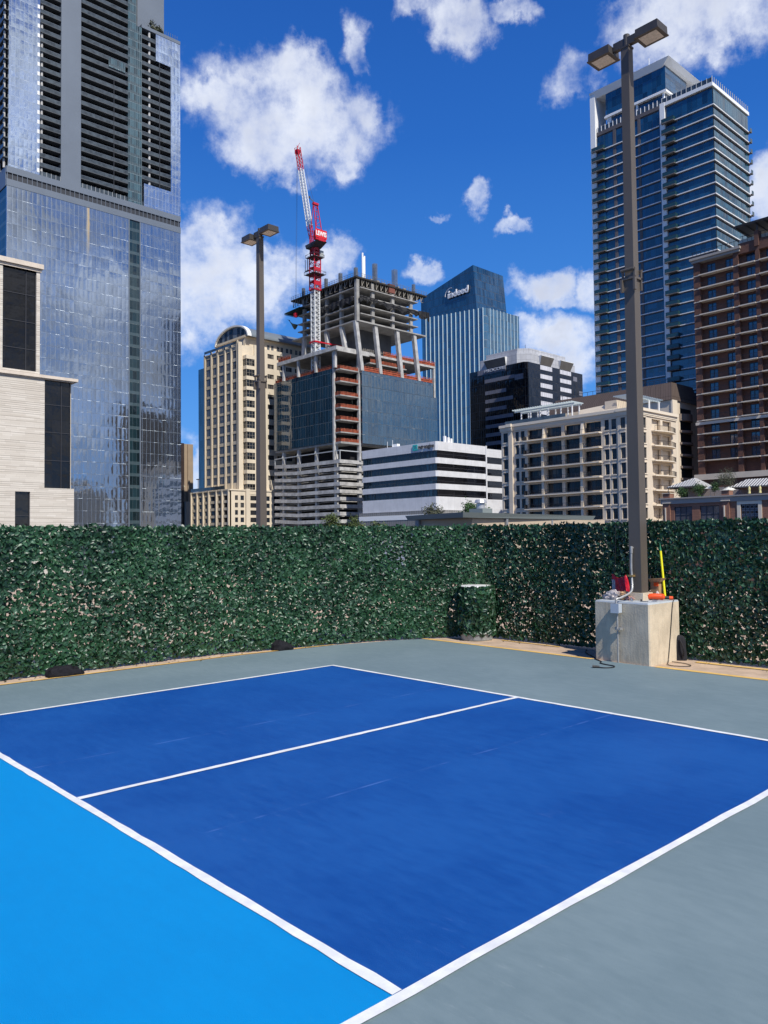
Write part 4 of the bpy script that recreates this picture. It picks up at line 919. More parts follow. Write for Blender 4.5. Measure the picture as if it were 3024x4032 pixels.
for i, z in enumerate([36.0, 40.6, 45.05, 49.5, 53.95, 59.0, 63.4]):
    if i > 0: os_.add(1, lambda m_, z=z: m_.box(XYZ, -213.6, -209.3, 173.4, 182.5, z-0.4, z))
    rr_.add(1, lambda m_, z=z if i else 37.05: (barrier(m_, (-212.4, 173.6), (-209.6, 173.6), z), barrier(m_, (-209.6, 173.6), (-209.6, 182.0), z)))
os_.emit()
MB().box(XYZ, -213.35, -212.5, 173.0, 173.8, 30.6, 70).build('corner_column', m_concrete_l, ct); MB().box(XYZ, -210.3, -209.2, 182.1, 183.0, 30.6, 70).build('corner_column', m_concrete_l, ct)
# terrace level
mb = MB(); mb.box(XYZ, -246.5, -209.7, 172.2, 190, 70.9, 71.5); mb.box(XYZ, -232, -209.7, 190, 223.2, 70.3, 70.9)
mb.build('terrace_slab', m_concrete, ct)
mb = MB(); mb.box(S(172), -246.5, -209.6, 70.1, 71.5, -0.5, 0.0); mb.box(E(-209.6), 172.5, 187.7, 69.7, 71.3, -0.4, 0.1); mb.box(E(-209.6), 187.75, 223.2, 70.2, 71.0, -0.4, 0.05); mb.build('edge_beam', m_concrete_l, ct)
for x in (-243.2, -233.6, -222.7, -211.5): MB().box(XYZ, x-0.45, x+0.45, 172.5, 173.4, 63.9, 70.2).build('terrace_column', m_concrete_l, ct)
MB().box(XYZ, -210.4, -209.6, 222.4, 223.2, 57.9, 70.3).build('terrace_column', m_concrete_l, ct)
MB().box(XYZ, -224, -209.7, 188, 207.2, 67.3, 67.75).build('mezzanine_slab', m_concrete, ct)
rr_.add(2, lambda m_: barrier(m_, (-209.7, 188.5), (-209.7, 206), 67.75)); rr_.add(2, lambda m_: barrier(m_, (-209.6, 195), (-209.6, 223), 71.0, 1.6))
rr_.add(2, lambda m_: barrier(m_, (-208.3, 183), (-208.3, 220), 63.6, 1.8)); rr_.add(2, lambda m_: barrier(m_, (-249.5, 173.4), (-213.6, 173.4), 63.9, 1.5)); rr_.add(2, lambda m_: barrier(m_, (-246, 172.4), (-238, 172.4), 71.5, 1.6))
rr_.emit()
MB().box(XYZ, -246, -212, 178, 221, 63.5, 64.2).build('roof_slab', m_concrete, ct)
mb = MB(); rr2 = random.Random(5)
for i in range(12):
    y = 184+i*1.0; mb.bar((-209.8, y, 71.5), (-209.8, y, 72.6), 0.05)
    mb.bar((-211, y+rr2.uniform(0, 1), 71.9), (-208.9, y+rr2.uniform(0, 2), 72.1), 0.07)
mb.build('loose_scaffold', m_formlight, ct)
def slant(nm, top, bot, w, n_, sx=0.7, sy=0.72):
    mb = MB(); (x1, y1, z1), (x0, y0, z0) = top, bot
    mb.hull([(x0-sx, y0-sy, z0), (x0+sx, y0-sy, z0), (x0+sx, y0+sy, z0), (x0-sx, y0+sy, z0)], [(x1-sx, y1-sy, z1), (x1+sx, y1-sy, z1), (x1+sx, y1+sy, z1), (x1-sx, y1+sy, z1)])
    return mb.build(nm, m_concrete_l, ct)
for (yt, yb) in ((180.3, 183.0), (189.8, 192.2), (201.0, 203.3), (210.2, 212.6)): slant('slanted_column', (-208.6, yt, 81.5), (-208.6, yb, 63.6), 1, 0)
for (xt, xb, zb) in ((-240.3, -241.0, 71.5), (-226.4, -225.0, 71.5), (-217.4, -215.0, 71.5)): slant('slanted_column', (xt, 181.0, 81.5), (xb, 181.0, zb), 1, 0)
MB().box(XYZ, -236, -216, 189, 205, 63.5, 96).build('concrete_core', mat('dark_concrete', (0.12, 0.12, 0.12), 0.9, var=0.2, vscale=0.3), ct)
MB().box(XYZ, -247.3, -207.5, 180.0, 216.2, 81.45, 81.95).build('platform_slab', m_concrete, ct)
for z in (84.6, 87.6, 91.0, 94.2):
    mb = MB(); mb.box(XYZ, -243.7, -209.6, 180.2, 211.3, z-0.32, z); mb.box(XYZ, -209.6, -207.1, 181.6, 211.3, z-0.32, z); mb.build('floor_slab', m_concrete, ct)
for x in (-240.7, -226.4, -217.8): MB().box(XYZ, x-0.6, x+0.6, 180.8, 182.0, 81.9, 97).build('floor_column', m_concrete, ct)
for y in (188.5, 198.7, 208.5): MB().box(XYZ, -208.9, -207.9, y-0.65, y+0.65, 81.9, 97).build('floor_column', m_concrete, ct)
MB().box(XYZ, -208.9, -207.7, 180.2, 181.5, 81.9, 97).build('floor_column', m_concrete, ct)
# formwork deck
MB().box(XYZ, -247.3, -207.3, 179.6, 216.6, 97.35, 97.9).build('formwork_deck', m_form, ct)
MB().box(XYZ, -242, -210, 183.5, 212, 95.0, 97.3).build('formwork_beams', m_form, ct)
mb = MB()
def truss(P, Q, zt, zb, n):
    P = Vector(P); Q = Vector(Q); d = (Q-P)/n
    for i in range(n):
        a = P+d*i; b = P+d*(i+0.55); mb.bar((a.x, a.y, zt), (a.x, a.y, zb), 0.09, 1); mb.bar((a.x, a.y, zb), (b.x, b.y, zt), 0.08, 1); mb.bar((a.x, a.y, zb), (b.x, b.y, zb), 0.06, 1); mb.bar((b.x, b.y, zb), (b.x, b.y, zt-.2), 0.07, 0)
truss((-246.5, 180.2, 0), (-208.6, 180.2, 0), 97.4, 94.9, 13); mb.build('truss_girder', [m_form, m_formlight], ct); mb = MB(); truss((-207.9, 180.6, 0), (-207.9, 216, 0), 97.4, 94.9, 15)
mb.build('truss_girder', [m_form, m_formlight], ct)
mb = MB()
for (P, Q) in (((-247.2, 179.7), (-207.5, 179.7)), ((-207.4, 179.7), (-207.4, 216.5))):
    P = Vector((*P, 0)); Q = Vector((*Q, 0)); d = Q-P; n = 26
    for i in range(n+1): q = P+d*i/n; mb.bar((q.x, q.y, 97.9), (q.x, q.y, 99.3), 0.05)
    for zz in (98.5, 99.25): mb.bar((P.x, P.y, zz), (Q.x, Q.y, zz), 0.04)
mb.build('deck_railing', m_rebar, ct)
rr3 = random.Random(8)
for i in range(16):
    x = rr3.uniform(-243, -210); y = 181+(i%4)*1.3; MB().box(XYZ, x, x+rr3.uniform(.5, 2.2), y, y+1, 97.9, 97.9+rr3.uniform(.3, 1.2)).build('material_stack', m_formlight, ct)
for i in range(9):
    y = 188+i*2.8; MB().box(XYZ, -209.5, -208.4, y, y+rr3.uniform(.5, 2), 97.9, 97.9+rr3.uniform(.3, 1.1)).build('material_stack', m_formlight, ct)
MB().box(XYZ, -209, -207.6, 196.5, 199.5, 95.3, 98.6).build('hoist_gate', mat('brown_red_panel', (0.20, 0.07, 0.05), 0.8), ct)
for (x, y, zt_, w_) in ((-240.7, 181, 101.6, .45), (-226.4, 181, 101.8, .45), (-217.8, 181, 101.7, .5), (-208.7, 180.8, 101.4, .5), (-208.5, 190, 104.9, .65), (-208.5, 200.2, 104.9, .75), (-208.5, 210.4, 101.4, .45)):
    mb = MB()
    for i in range(5):
        for j in range(5):
            if i in (0, 4) or j in (0, 4): mb.bar((x+(i/4-.5)*2*w_, y+(j/4-.5)*2*w_, 97.9), (x+(i/4-.5)*2*w_, y+(j/4-.5)*2*w_, zt_), 0.05)
    z = 98.2
    while z < zt_-0.2:
        for s_ in (-1, 1): mb.bar((x-w_, y+s_*w_, z), (x+w_, y+s_*w_, z), 0.03); mb.bar((x+s_*w_, y-w_, z), (x+s_*w_, y+w_, z), 0.03)
        z += 0.45
    mb.build('rebar_column', m_rebar, ct)
mb = MB()
for off in (-0.45, 0.45): mb.tube([(-208.6, 184.5+off, 97.9), (-208.6, 184.5+off, 107.6 if off < 0 else 106.6)], 0.34, 10)
mb.box(XYZ, -208.9, -208.3, 184.0, 185.0, 98.5, 106)
mb.build('concrete_boom', m_slab_white, ct)
def drape(P, Q, z0, z1, seed, sag=0.6):
    P = Vector((*P, 0)); Q = Vector((*Q, 0)); d = Q-P; o = Vector((d.y, -d.x, 0)).normalized(); m2 = MB()
    def fn(u, v):
        b = z0+sag*abs(math.sin(u*math.pi*3+seed))*0.9+0.4*mnoise.noise(Vector((u*9, seed, 0)))
        return P+d*u+o*(0.25*math.sin(u*34+seed)+0.25*mnoise.noise(Vector((u*14, v*3, seed)))+0.3)+Vector((0, 0, z1+(b-z1)*v))
    m2.grid(fn, 46, 6); return m2.build('debris_netting', m_tarp, ct)
drape((-223.6, 180.1), (-209.2, 180.1), 88.0, 91.0, 1.3, 1.3); drape((-207.0, 180.6), (-207.0, 190), 88.4, 91.0, 2.2, 1.4)
drape((-207.0, 190.5), (-207.0, 212), 87.9, 90.6, 4.2, 1.6); drape((-206.9, 211), (-206.2, 216.5), 86.8, 90.8, 0.7, 1.5); drape((-232, 180.1), (-225, 180.1), 87.7, 90.7, 3.2, 1.9)
mb = MB(); mb.hull([(-249.6, 178, 92.6), (-240, 178.5, 93.2), (-240, 184, 93.2), (-249.6, 184, 92.6)], [(-249.6, 178, 92.9), (-240, 178.5, 93.6), (-240, 184, 93.6), (-249.6, 184, 92.9)])
for i in range(10): mb.bar((-249.4+i*0.9, 177.9, 92.3), (-249.4+i*0.9, 184, 92.3), 0.09)
mb.build('loading_platform', mat('dark_green_steel', (0.008, 0.025, 0.022), 0.6), ct)
mb = MB(); mb.grid(lambda u, v: Vector((-249.8+5.6*u, 179.3+v*1.5, 90.8-3.2*u-2.6*v*math.sin(u*math.pi)*1.0+0.2*math.sin(u*7))), 16, 8); tn = mb.build('torn_netting', mat('green_tarpaulin', (0.010, 0.04, 0.045), 0.6, var=.3, vscale=.6), ct)

# ---------------------------------------------------------------- tower crane
m_crw = mat('white_crane_paint', (0.74, 0.75, 0.74), 0.45); m_crr = mat('red_crane_paint', (0.52, 0.012, 0.030), 0.45)
m_crd = mat('dark_crane_steel', (0.06, 0.055, 0.06), 0.6); m_crs = mat('red_sign_panel', (0.66, 0.010, 0.018), 0.5)
cr = thing('tower_crane', 'red and white luffing tower crane standing in the unfinished tower', 'tower crane', (-225.75, 175.2, 63))
def lattice(mb, c0, c1, w0, w1, bays, r, m=0, up=Vector((0, 1, 0)), rd=None):
    c0, c1 = Vector(c0), Vector(c1); d = (c1-c0).normalized(); a = d.cross(up).normalized(); b = d.cross(a); rd = rd or r*0.55
    def corner(t_, i, j): w = (w0+(w1-w0)*t_)/2; return c0+(c1-c0)*t_+a*i*w+b*j*w
    for i, j in ((-1, -1), (1, -1), (1, 1), (-1, 1)): mb.bar(corner(0, i, j), corner(1, i, j), r, m)
    seq = [(-1, -1), (1, -1), (1, 1), (-1, 1), (-1, -1)]
    for k in range(bays):
        t0, t1 = k/bays, (k+1)/bays; tm = (t0+t1)/2
        for q in range(4):
            p0, p1 = seq[q], seq[q+1]
            mb.bar(corner(t0, *p0), corner(tm, *p1), rd, m); mb.bar(corner(tm, *p1), corner(t1, *p0), rd, m); mb.bar(corner(t0, *p0), corner(t0, *p1), rd, m)
mx, my = -225.75, 175.2
mb = MB(); lattice(mb, (mx, my, 63.6), (mx, my, 97.5), 2.25, 2.25, 18, 0.17, rd=0.085); mb.build('mast', m_crw, cr)
mb = MB(); lattice(mb, (mx, my, 95.8), (mx, my, 108.5), 3.0, 3.0, 5, 0.15, 0, rd=0.08)
for z in (96.0, 99.0, 104.2): mb.box(XYZ, mx-1.65, mx+1.65, my-1.65, my+1.65, z, z+0.22)
mb.box(XYZ, mx+1.4, mx+1.7, my-1.4, my+1.4, 103.0, 104.3); mb.box(XYZ, mx+1.4, mx+1.7, my-1.4, my+1.4, 97.6, 98.9); mb.build('climbing_cage', m_crr, cr)
mb = MB()
for z, w_ in ((101.7, 2.9), (108.2, 2.5)):
    mb.box(XYZ, mx-w_, mx+w_, my-w_, my+w_, z, z+0.15)
    for s_ in (-1, 1):
        for t_ in (-1, 1): mb.bar((mx+s_*w_, my+t_*w_, z), (mx+s_*w_, my+t_*w_, z+1.2), 0.06)
        mb.bar((mx+s_*w_, my-w_, z+1.15), (mx+s_*w_, my+w_, z+1.15), 0.05); mb.bar((mx-w_, my+s_*w_, z+1.15), (mx+w_, my+s_*w_, z+1.15), 0.05)
mb.bar((mx-3.3, my-1.0, 103.8), (mx-3.3, my-1.0, 108.6), 0.1); mb.bar((mx-3.9, my-1.6, 103.8), (mx-3.9, my-1.6, 108.2), 0.08); mb.box(XYZ, mx-4.0, mx-1.5, my-1.8, my-0.9, 103.7, 103.9); mb.build('work_platform', m_crd, cr)
mb = MB(); lattice(mb, (mx, my, 108.4), (mx, my, 111.6), 2.4, 2.4, 2, 0.22, rd=0.12); mb.box(XYZ, mx-1.5, mx+1.5, my-1.5, my+1.5, 110.0, 110.4); mb.tube([(mx, my, 111.0), (mx, my, 112.4)], 1.4, 16); mb.build('slewing_ring', m_crr, cr)
mb = MB(); mb.box(XYZ, mx+0.4, mx+2.0, my+1.0, my+2.6, 108.6, 111.0); mb.build('cab', mat('cab_panel', (0.42, 0.44, 0.42), 0.5), cr)
MB().hull([(mx-2.6, my-2.2, 111.9), (mx+1.0, my-2.2, 111.9), (mx+1.0, my+2.0, 111.9), (mx-2.6, my+2.0, 111.9)], [(mx-3.2, my-2.2, 113.4), (mx+4.9, my-2.6, 113.4), (mx+4.9, my+2.0, 113.4), (mx-3.2, my+2.0, 113.4)]).build('machinery_deck', m_crd, cr)
sgx = mx+5.05
MB().box(XYZ, mx+3.6, sgx-0.12, my-3.3, my+1.5, 113.42, 116.9).build('counterweight', m_crr, cr)
sg = MB().box(E(sgx), my-3.6, my+1.8, 114.2, 117.4, -0.1, 0.02).build('sign_panel', m_crs, cr)
MB().box(E(sgx), my-2.2, my+0.6, 113.2, 114.15, -0.2, 0.04).build('lower_bracket', m_crr, cr)
textmesh('LEWIS', 1, 0.1, 'sign_lettering', m_slab_white, cr, lambda u, v, w: (sgx+0.05+w, my-3.35+4.9*u, 114.95+1.8*v), bold=0.03)
mb = MB()
for s_ in (-1, 1):
    mb.bar((mx+3.6, my-0.7+s_*1.35, 117), (mx+1.0, my-0.4+s_*0.95, 128.6), 0.13); mb.bar((mx-0.6, my-0.7+s_*1.35, 113.4), (mx+1.0, my-0.4+s_*0.95, 128.6), 0.10)
for z in (119.5, 122.5, 125.4, 127.3): t_ = (z-117)/11.6; x = mx+3.6-2.6*t_; w_ = 1.35-.4*t_; mb.bar((x, my-.6-w_, z), (x, my-.6+w_, z), 0.08); mb.bar((x, my-.6-w_, z), (x-.6, my-.6+w_, min(128.2, z+2.2)), 0.05)
mb.box(XYZ, mx+0.6, mx+1.6, my-1.6, my+0.8, 128.1, 128.9); mb.build('a_frame', m_crr, cr)
mb = MB(); mb.bar((mx+0.9, my-.4, 128.8), (mx-0.2, my-2.2, 130.9), 0.12); mb.tube([(mx-0.2, my-2.2, 130.7), (mx-0.2, my-2.2, 131.4)], 0.3, 10); mb.build('sheave_arm', m_crd, cr)
jb, jt = Vector((-227.6, 175.6, 113.4)), Vector((-238.6, 177.0, 156.2)); JD = jt-jb
mb = MB(); lattice(mb, jb, jb+JD*0.20, 0.8, 1.5, 4, 0.10, up=Vector((1, 0, 0))); mb.build('jib_foot', m_crr, cr)
mb = MB(); lattice(mb, jb+JD*0.20, jb+JD*0.77, 1.5, 1.45, 18, 0.12, up=Vector((1, 0, 0)), rd=0.045); mb.build('jib', m_crw, cr)
mb = MB(); lattice(mb, jb+JD*0.77, jt, 1.45, 1.6, 6, 0.10, up=Vector((1, 0, 0)), rd=0.045); mb.box(XYZ, jt.x-0.8, jt.x+0.8, jt.y-.8, jt.y+.8, jt.z-2.4, jt.z-1.0); mb.bar(jt, jt+Vector((0.6, 0.6, 1.8)), 0.06); mb.build('jib_tip', m_crr, cr)
mb = MB()
for o_ in (0, 0.5): mb.tube([jt+Vector((o_-.4, 0, -1)), (-240.8+o_, 177.0, 91.0)], 0.035, 4)
mb.tube([(mx+0.6, my-.4, 128.6), jt+Vector((.5, .5, 0))], 0.045, 4); mb.build('hoist_rope', m_crd, cr)
MB().box(XYZ, -241.3, -240.1, 176.5, 177.5, 89.3, 90.9).build('hook_block', m_crr, cr)
mb = MB()
for s_ in (-1, 1): mb.box(XYZ, mx-1.7, mx+1.7, my+s_*1.5-.18, my+s_*1.5+.18, 75.8, 76.4); mb.box(XYZ, mx+s_*1.5-.18, mx+s_*1.5+.18, my-1.4, my+1.4, 75.82, 76.38)
mb.bar((mx+1.5, my+1.2, 76.1), (mx+1.6, my+13, 76.3), 0.20); mb.bar((mx+1.5, my-1.2, 76.1), (mx+1.6, my+9, 76.0), 0.18); mb.build('tie_collar', m_crr, cr)

# ---------------------------------------------------------------- blue glass tower with slanted crown
m_ind = curtain('blue_tower_glass', (0.026, 0.095, 0.165), (0.02, 0.05, 0.09), 1.63, 4.3, 0.10, ior=2.2, rough=0.03, tilt=0.014, wob=0.03, wscale=0.25, var=0.35, hw=0.25)
m_ind2 = curtain('deep_blue_crown_glass', (0.012, 0.050, 0.105), (0.012, 0.03, 0.06), 1.63, 4.3, 0.12, ior=1.9, rough=0.05, tilt=0.012, wob=0.02, wscale=0.25, var=0.4, hw=0.3)
m_fin_w = mat('white_vertical_fin', (0.55, 0.68, 0.72), 0.35)
it = thing('blue_glass_tower', 'blue glass office tower with white fins and a slanted crown', 'office tower', (-285, 330, GZ))
mb = MB(); mb.hull([(-308, 316.6, GZ), (-262.2, 316.6, GZ), (-261.2, 318.4, GZ), (-261.2, 346, GZ), (-308, 346, GZ)], [(-308, 316.6, 128.5), (-262.2, 316.6, 124.7), (-261.2, 318.4, 124.7), (-261.2, 346, 125.2), (-308, 346, 128.5)])
mb.build('curtain_wall', m_ind, it)
mb = MB(); mb.hull([(-309, 316.9, 118), (-266.3, 316.9, 118), (-266.3, 342.6, 118), (-309, 342.6, 118)], [(-309, 317.0, 140.6), (-269.3, 316.9, 149.8), (-269.3, 342.6, 149.4), (-309, 342.6, 140.2)])
mb.build('crown', m_ind2, it)
fin = Many('fin', m_fin_w, it); x = -304.9
while x < -262.5: fin.add(1, lambda m_, x=x: m_.box(S(316.6), x, x+0.30, GZ, 124.9+(-262.5-x)*0.083, 0.003, 0.40)); x += 3.26
y = 320.6
while y < 346: fin.add(1, lambda m_, y=y: m_.box(E(-261.2), y, y+0.24, GZ, 125.1, 0.003, 0.3)); y += 2.93
fin.emit()
m_sign_w = mat('white_sign_face', (0.80, 0.80, 0.80), 0.4); m_sign_k = mat('sign_return', (0.03, 0.03, 0.04), 0.5)
textmesh('\u0131ndeed', 1, 0.5, 'sign_lettering', m_sign_w, it, lambda u, v, w: (-287.2+15.0*u, 316.2-w, 135.2+3.9*v+0.3*u), bold=0.03)
textmesh('\u0131ndeed', 1, 0.4, 'sign_return', m_sign_k, it, lambda u, v, w: (-287.0+15.0*u, 316.62-w, 134.9+3.9*v+0.3*u), bold=0.05)
mb = MB()
mb.tube([(-286.5, 316.0, 139.0), (-286.5, 316.5, 139.0)], 0.62, 14)
arcp = [(-288.6+4.2*math.sin(a)*0.95, 316.2, 137.2+3.4*math.sin(a*0.5+0.1)*1.0) for a in []]
pts = [(-289.3, 316.2, 136.8), (-289.0, 316.2, 138.4), (-288.0, 316.2, 139.9), (-286.6, 316.2, 140.7), (-285.0, 316.2, 140.9), (-284.2, 316.2, 140.6)]
mb.tube(spline(pts, 5), 0.20, 8, r1=0.08); mb.build('sign_mark', m_sign_w, it)

# ---------------------------------------------------------------- black glass office with white penthouse
m_pro = curtain('black_mirror_glass', (0.004, 0.004, 0.006), (0.012, 0.012, 0.013), 1.05, 3.85, 0.10, ior=1.55, rough=0.025, tilt=0.035, wob=0.05, wscale=0.5, var=0.4, hw=0.14)
m_pgrey = curtain('grey_spandrel_panel', (0.17, 0.17, 0.20), (0.10, 0.10, 0.12), 1.05, 10, 0.09, ior=1.5, rough=0.3, var=0.08)
m_pwhite = curtain('white_spandrel_panel', (0.62, 0.62, 0.66), (0.24, 0.24, 0.26), 1.35, 10, 0.10, ior=1.5, rough=0.35, var=0.08)
m_pent = courses('pale_metal_panels', (0.50, 0.51, 0.54), (0.47, 0.48, 0.51), (0.24, 0.24, 0.26), 2.2, 2.1, 0.05, 0.5, 0.01, 0.0)
bo = thing('black_office', 'black mirrored office block under a white panelled penthouse', 'office building', (-208, 280, GZ))
MB().hull([(-224.6, 261.5, GZ), (-194.7, 261.5, GZ), (-193.4, 263, GZ), (-193.4, 303.5, GZ), (-224.6, 303.5, GZ)], [(-224.6, 261.5, 76), (-194.7, 261.5, 76), (-193.4, 263, 76), (-193.4, 303.5, 76), (-224.6, 303.5, 76)]).build('mirror_wall', m_pro, bo)
spm = Many('spandrel', [m_pgrey, m_pwhite], bo)
fp_, fpe = S(261.5), E(-193.4)
for k in range(18):
    z = 70.0-3.72*k
    a, b = (-215.6, -204.1) if k % 1 == 0 else (-215.6, -204)
    if k == 0: spm.add(1, lambda m_: (m_.box(fp_, -216, -199.6, 69.9, 71.5, -.1, .03), m_.box(fp_, -199.5, -194.9, 68.9, 71.2, -.1, .03)))
    else: spm.add(1, lambda m_, z=z, k=k: m_.box(fp_, -215.8, -204.1 if k % 2 else -200.5, z-1.6, z, -.1, .03))
for k in range(6):
    z = 75.8-3.86*k; spm.add(2, lambda m_, z=z: m_.box(fpe, 271.4, 280.0, z-1.9, z, -.1, .05, 1))
    spm.add(2, lambda m_, z=z: m_.box(fpe, 285.9, 294.4, z-1.9, z-0.05, -.1, .05, 1))
for (y0_, y1_, z) in ((296, 299, 74), (300.5, 303.4, 68)): spm.add(1, lambda m_, y0_=y0_, y1_=y1_, z=z: m_.box(fpe, y0_, y1_, z-2, z, -.1, .05, 0))
spm.add(2, lambda m_: m_.box(fp_, -219.9, -204, 73.9, 76.05, -.1, .05, 0)); spm.emit()
mb = MB(); mb.hull([(-219.3, 262.6, 76.0), (-199.0, 262.6, 76.0), (-194.6, 266.6, 76.0), (-194.6, 295, 76.0), (-219.3, 295, 76.0)], [(-219.3, 262.6, 80.6), (-199.0, 262.6, 80.6), (-194.6, 266.6, 80.6), (-194.6, 295, 80.6), (-219.3, 295, 80.6)])
mb.hull([(-216.2, 263.0, 80.6), (-199.0, 263.0, 80.6), (-195.0, 266.9, 80.6), (-195.0, 292.5, 80.6), (-216.2, 292.5, 80.6)], [(-216.2, 263.0, 82.6), (-199.0, 263.0, 82.6), (-195.0, 266.9, 82.6), (-195.0, 292.5, 82.6), (-216.2, 292.5, 82.6)])
mb.box(XYZ, -218, -194.8, 295.02, 299.5, 76, 79.6); mb.build('penthouse_wall', m_pent, bo)
m_plouv = mat('brown_grey_louvre', (0.16, 0.145, 0.13), 0.7, var=0.08, vscale=.4)
def hood(fr_, a0, a1, zb, zt, ou, parent):
    P = lambda a, b, c: fr_(a, b, c)
    mb = MB(); mb.poly([P(a0+0.9, zb, 0.1), P(a1-0.6, zb, 0.1), P(a1, zt, ou), P(a0, zt, ou)], None, 0)
    mb.poly([P(a0, zt, ou), P(a1, zt, ou), P(a1, zt+.15, ou), P(a0, zt+.15, ou)], None, 1); mb.poly([P(a0, zt+.15, ou), P(a1, zt+.15, ou), P(a1, zt+.15, -.1), P(a0, zt+.15, -.1)], None, 1)
    mb.poly([P(a1-0.6, zb, 0.1), P(a1-0.6, zb, -0.1), P(a1, zt+.15, -.1), P(a1, zt+.15, ou)], None, 1); mb.poly([P(a0+0.9, zb, -0.1), P(a0+0.9, zb, 0.1), P(a0, zt+.15, ou), P(a0, zt+.15, -.1)], None, 1)
    return mb.build('louvre_hood', [m_plouv, m_slab_white], parent)
hood(S(262.6), -216.1, -204.2, 76.2, 79.7, 1.6, bo); hood(E(-194.6), 271.9, 281.2, 76.2, 79.9, 1.7, bo); hood(E(-194.6), 286.3, 296.0, 76.2, 79.8, 1.7, bo)
textmesh('PROCORE', 1, 0.3, 'sign_lettering', mat('silver_letter', (0.62, 0.63, 0.66), 0.35, metal=0.3), bo, lambda u, v, w: (-215.7+11.7*u, 261.2-w, 74.45+1.35*v+0.15*u), bold=0.012)
MB().bar((-200, 270, 82.6), (-200, 270, 85.6), 0.06).build('aerial', m_frame_dk, bo)

# ---------------------------------------------------------------- white five storey office
m_wgl = curtain('teal_ribbon_glass', (0.008, 0.018, 0.026), (0.004, 0.006, 0.008), 1.42, 10, 0.11, ior=1.75, rough=0.03, tilt=0.02, wob=0.03, wscale=0.4, var=0.4)
m_wgl2 = curtain('black_ribbon_glass', (0.006, 0.006, 0.008), (0.03, 0.03, 0.035), 1.42, 10, 0.10, ior=1.5, rough=0.05, tilt=0.02, wob=0.02, var=0.4)
m_wp = courses('white_precast', (0.72, 0.72, 0.73), (0.69, 0.69, 0.70), (0.52, 0.52, 0.53), 2.85, 30, 0.035, 0.75, 0.004, 0.0)
m_grl = curtain('grey_garage_louvre', (0.20, 0.20, 0.195), (0.42, 0.42, 0.42), 1.05, 10, 0.07, ior=1.4, rough=0.7, var=0.06)
wo_ = thing('white_office', 'low white office block with dark ribbon windows', 'office building', (-178, 190, GZ))
fs, fe = S(172), E(-160.9)
bands = [(14.95, 17.2), (19.0, 21.25), (23.05, 25.35), (27.15, 29.4)]
mb = MB(); z = GZ
for (a, b) in bands+[(32.2, 0)]:
    mb.hull([(-196.2, 172, z), (-161.5, 172, z), (-160.9, 172.6, z), (-160.9, 195.9, z), (-196.2, 195.9, z)], [(-196.2, 172, a), (-161.5, 172, a), (-160.9, 172.6, a), (-160.9, 195.9, a), (-196.2, 195.9, a)])
    mb.box(XYZ, -190, -165, 195.95, 216, z, a)
    z = b
mb.box(fe, 195.4, 195.95, GZ, 32.4, 0.003, 0.2)
mb.build('wall', m_wp, wo_)
for i, (a, b) in enumerate(bands):
    MB().box(XYZ, -196.0, -161.2, 172.22, 174, a, b).build('ribbon_window', m_wgl, wo_)
    MB().box(XYZ, -168, -161.12, 172.3, 195.6, a, b).build('ribbon_window', m_wgl2, wo_)
    MB().box(XYZ, -175, -165.2, 195.96, 215.8, a, b).build('ribbon_window', m_wgl2, wo_)
mb = MB(); mb.box(fs, -197.4, -161.5, 9.55, 10.75, 0.003, 0.6); mb.box(fs, -197.4, -161.5, 5.2, 8.0, 0.003, 0.6); mb.box(fe, 172.6, 195.5, 9.55, 10.75, 0.003, 0.6); mb.build('garage_louvre', m_grl, wo_)
MB().box(fs, -197.4, -161.5, 8.0, 9.55, 0.003, 0.7).build('garage_ledge', m_slab_white, wo_)
mb = MB()
for y, h in ((176.3, 2.0), (177.9, 1.7), (179.2, 1.4)): mb.box(fe, y, y+0.8, 32.2, 32.2+h, -1.2, -0.6)
mb.box(XYZ, -182, -179.5, 172.8, 174, 32.2, 33.2)
mb.bar((-181.5, 172.6, 32), (-181.5, 172.6, 34.6), .05); mb.bar((-184, 172.6, 32), (-184, 172.6, 34.3), .05)
mb.build('rooftop_antenna', m_slab_white, wo_)
m_teal = mat('teal_sign_block', (0.02, 0.42, 0.44), 0.4)
mb = MB()
for i in range(3):
    for j in range(3):
        if i == 1 and j == 1: mb.tube([(-170.3, 171.7, 30.85), (-170.3, 171.9, 30.85)], 0.12, 10); continue
        x0_, z0_ = -171.3+i*0.72, 29.95+j*0.66
        ch = 0.22 if (i, j) in ((0, 0), (2, 0), (0, 2), (2, 2)) else 0
        mb.box(fs, x0_+0.04, x0_+0.64, z0_+0.04, z0_+0.58, 0.1, 0.3)
mb.build('sign_mark', m_teal, wo_)
textmesh('WP', 1, 0.15, 'sign_lettering', m_frame_dk, wo_, lambda u, v, w: (-168.9+2.5*u, 171.75-w, 30.25+1.05*v), bold=0.03)
textmesh('engine', 1, 0.15, 'sign_lettering', m_frame_dk, wo_, lambda u, v, w: (-166.1+4.2*u, 171.75-w, 29.95+1.65*v), bold=0.012)

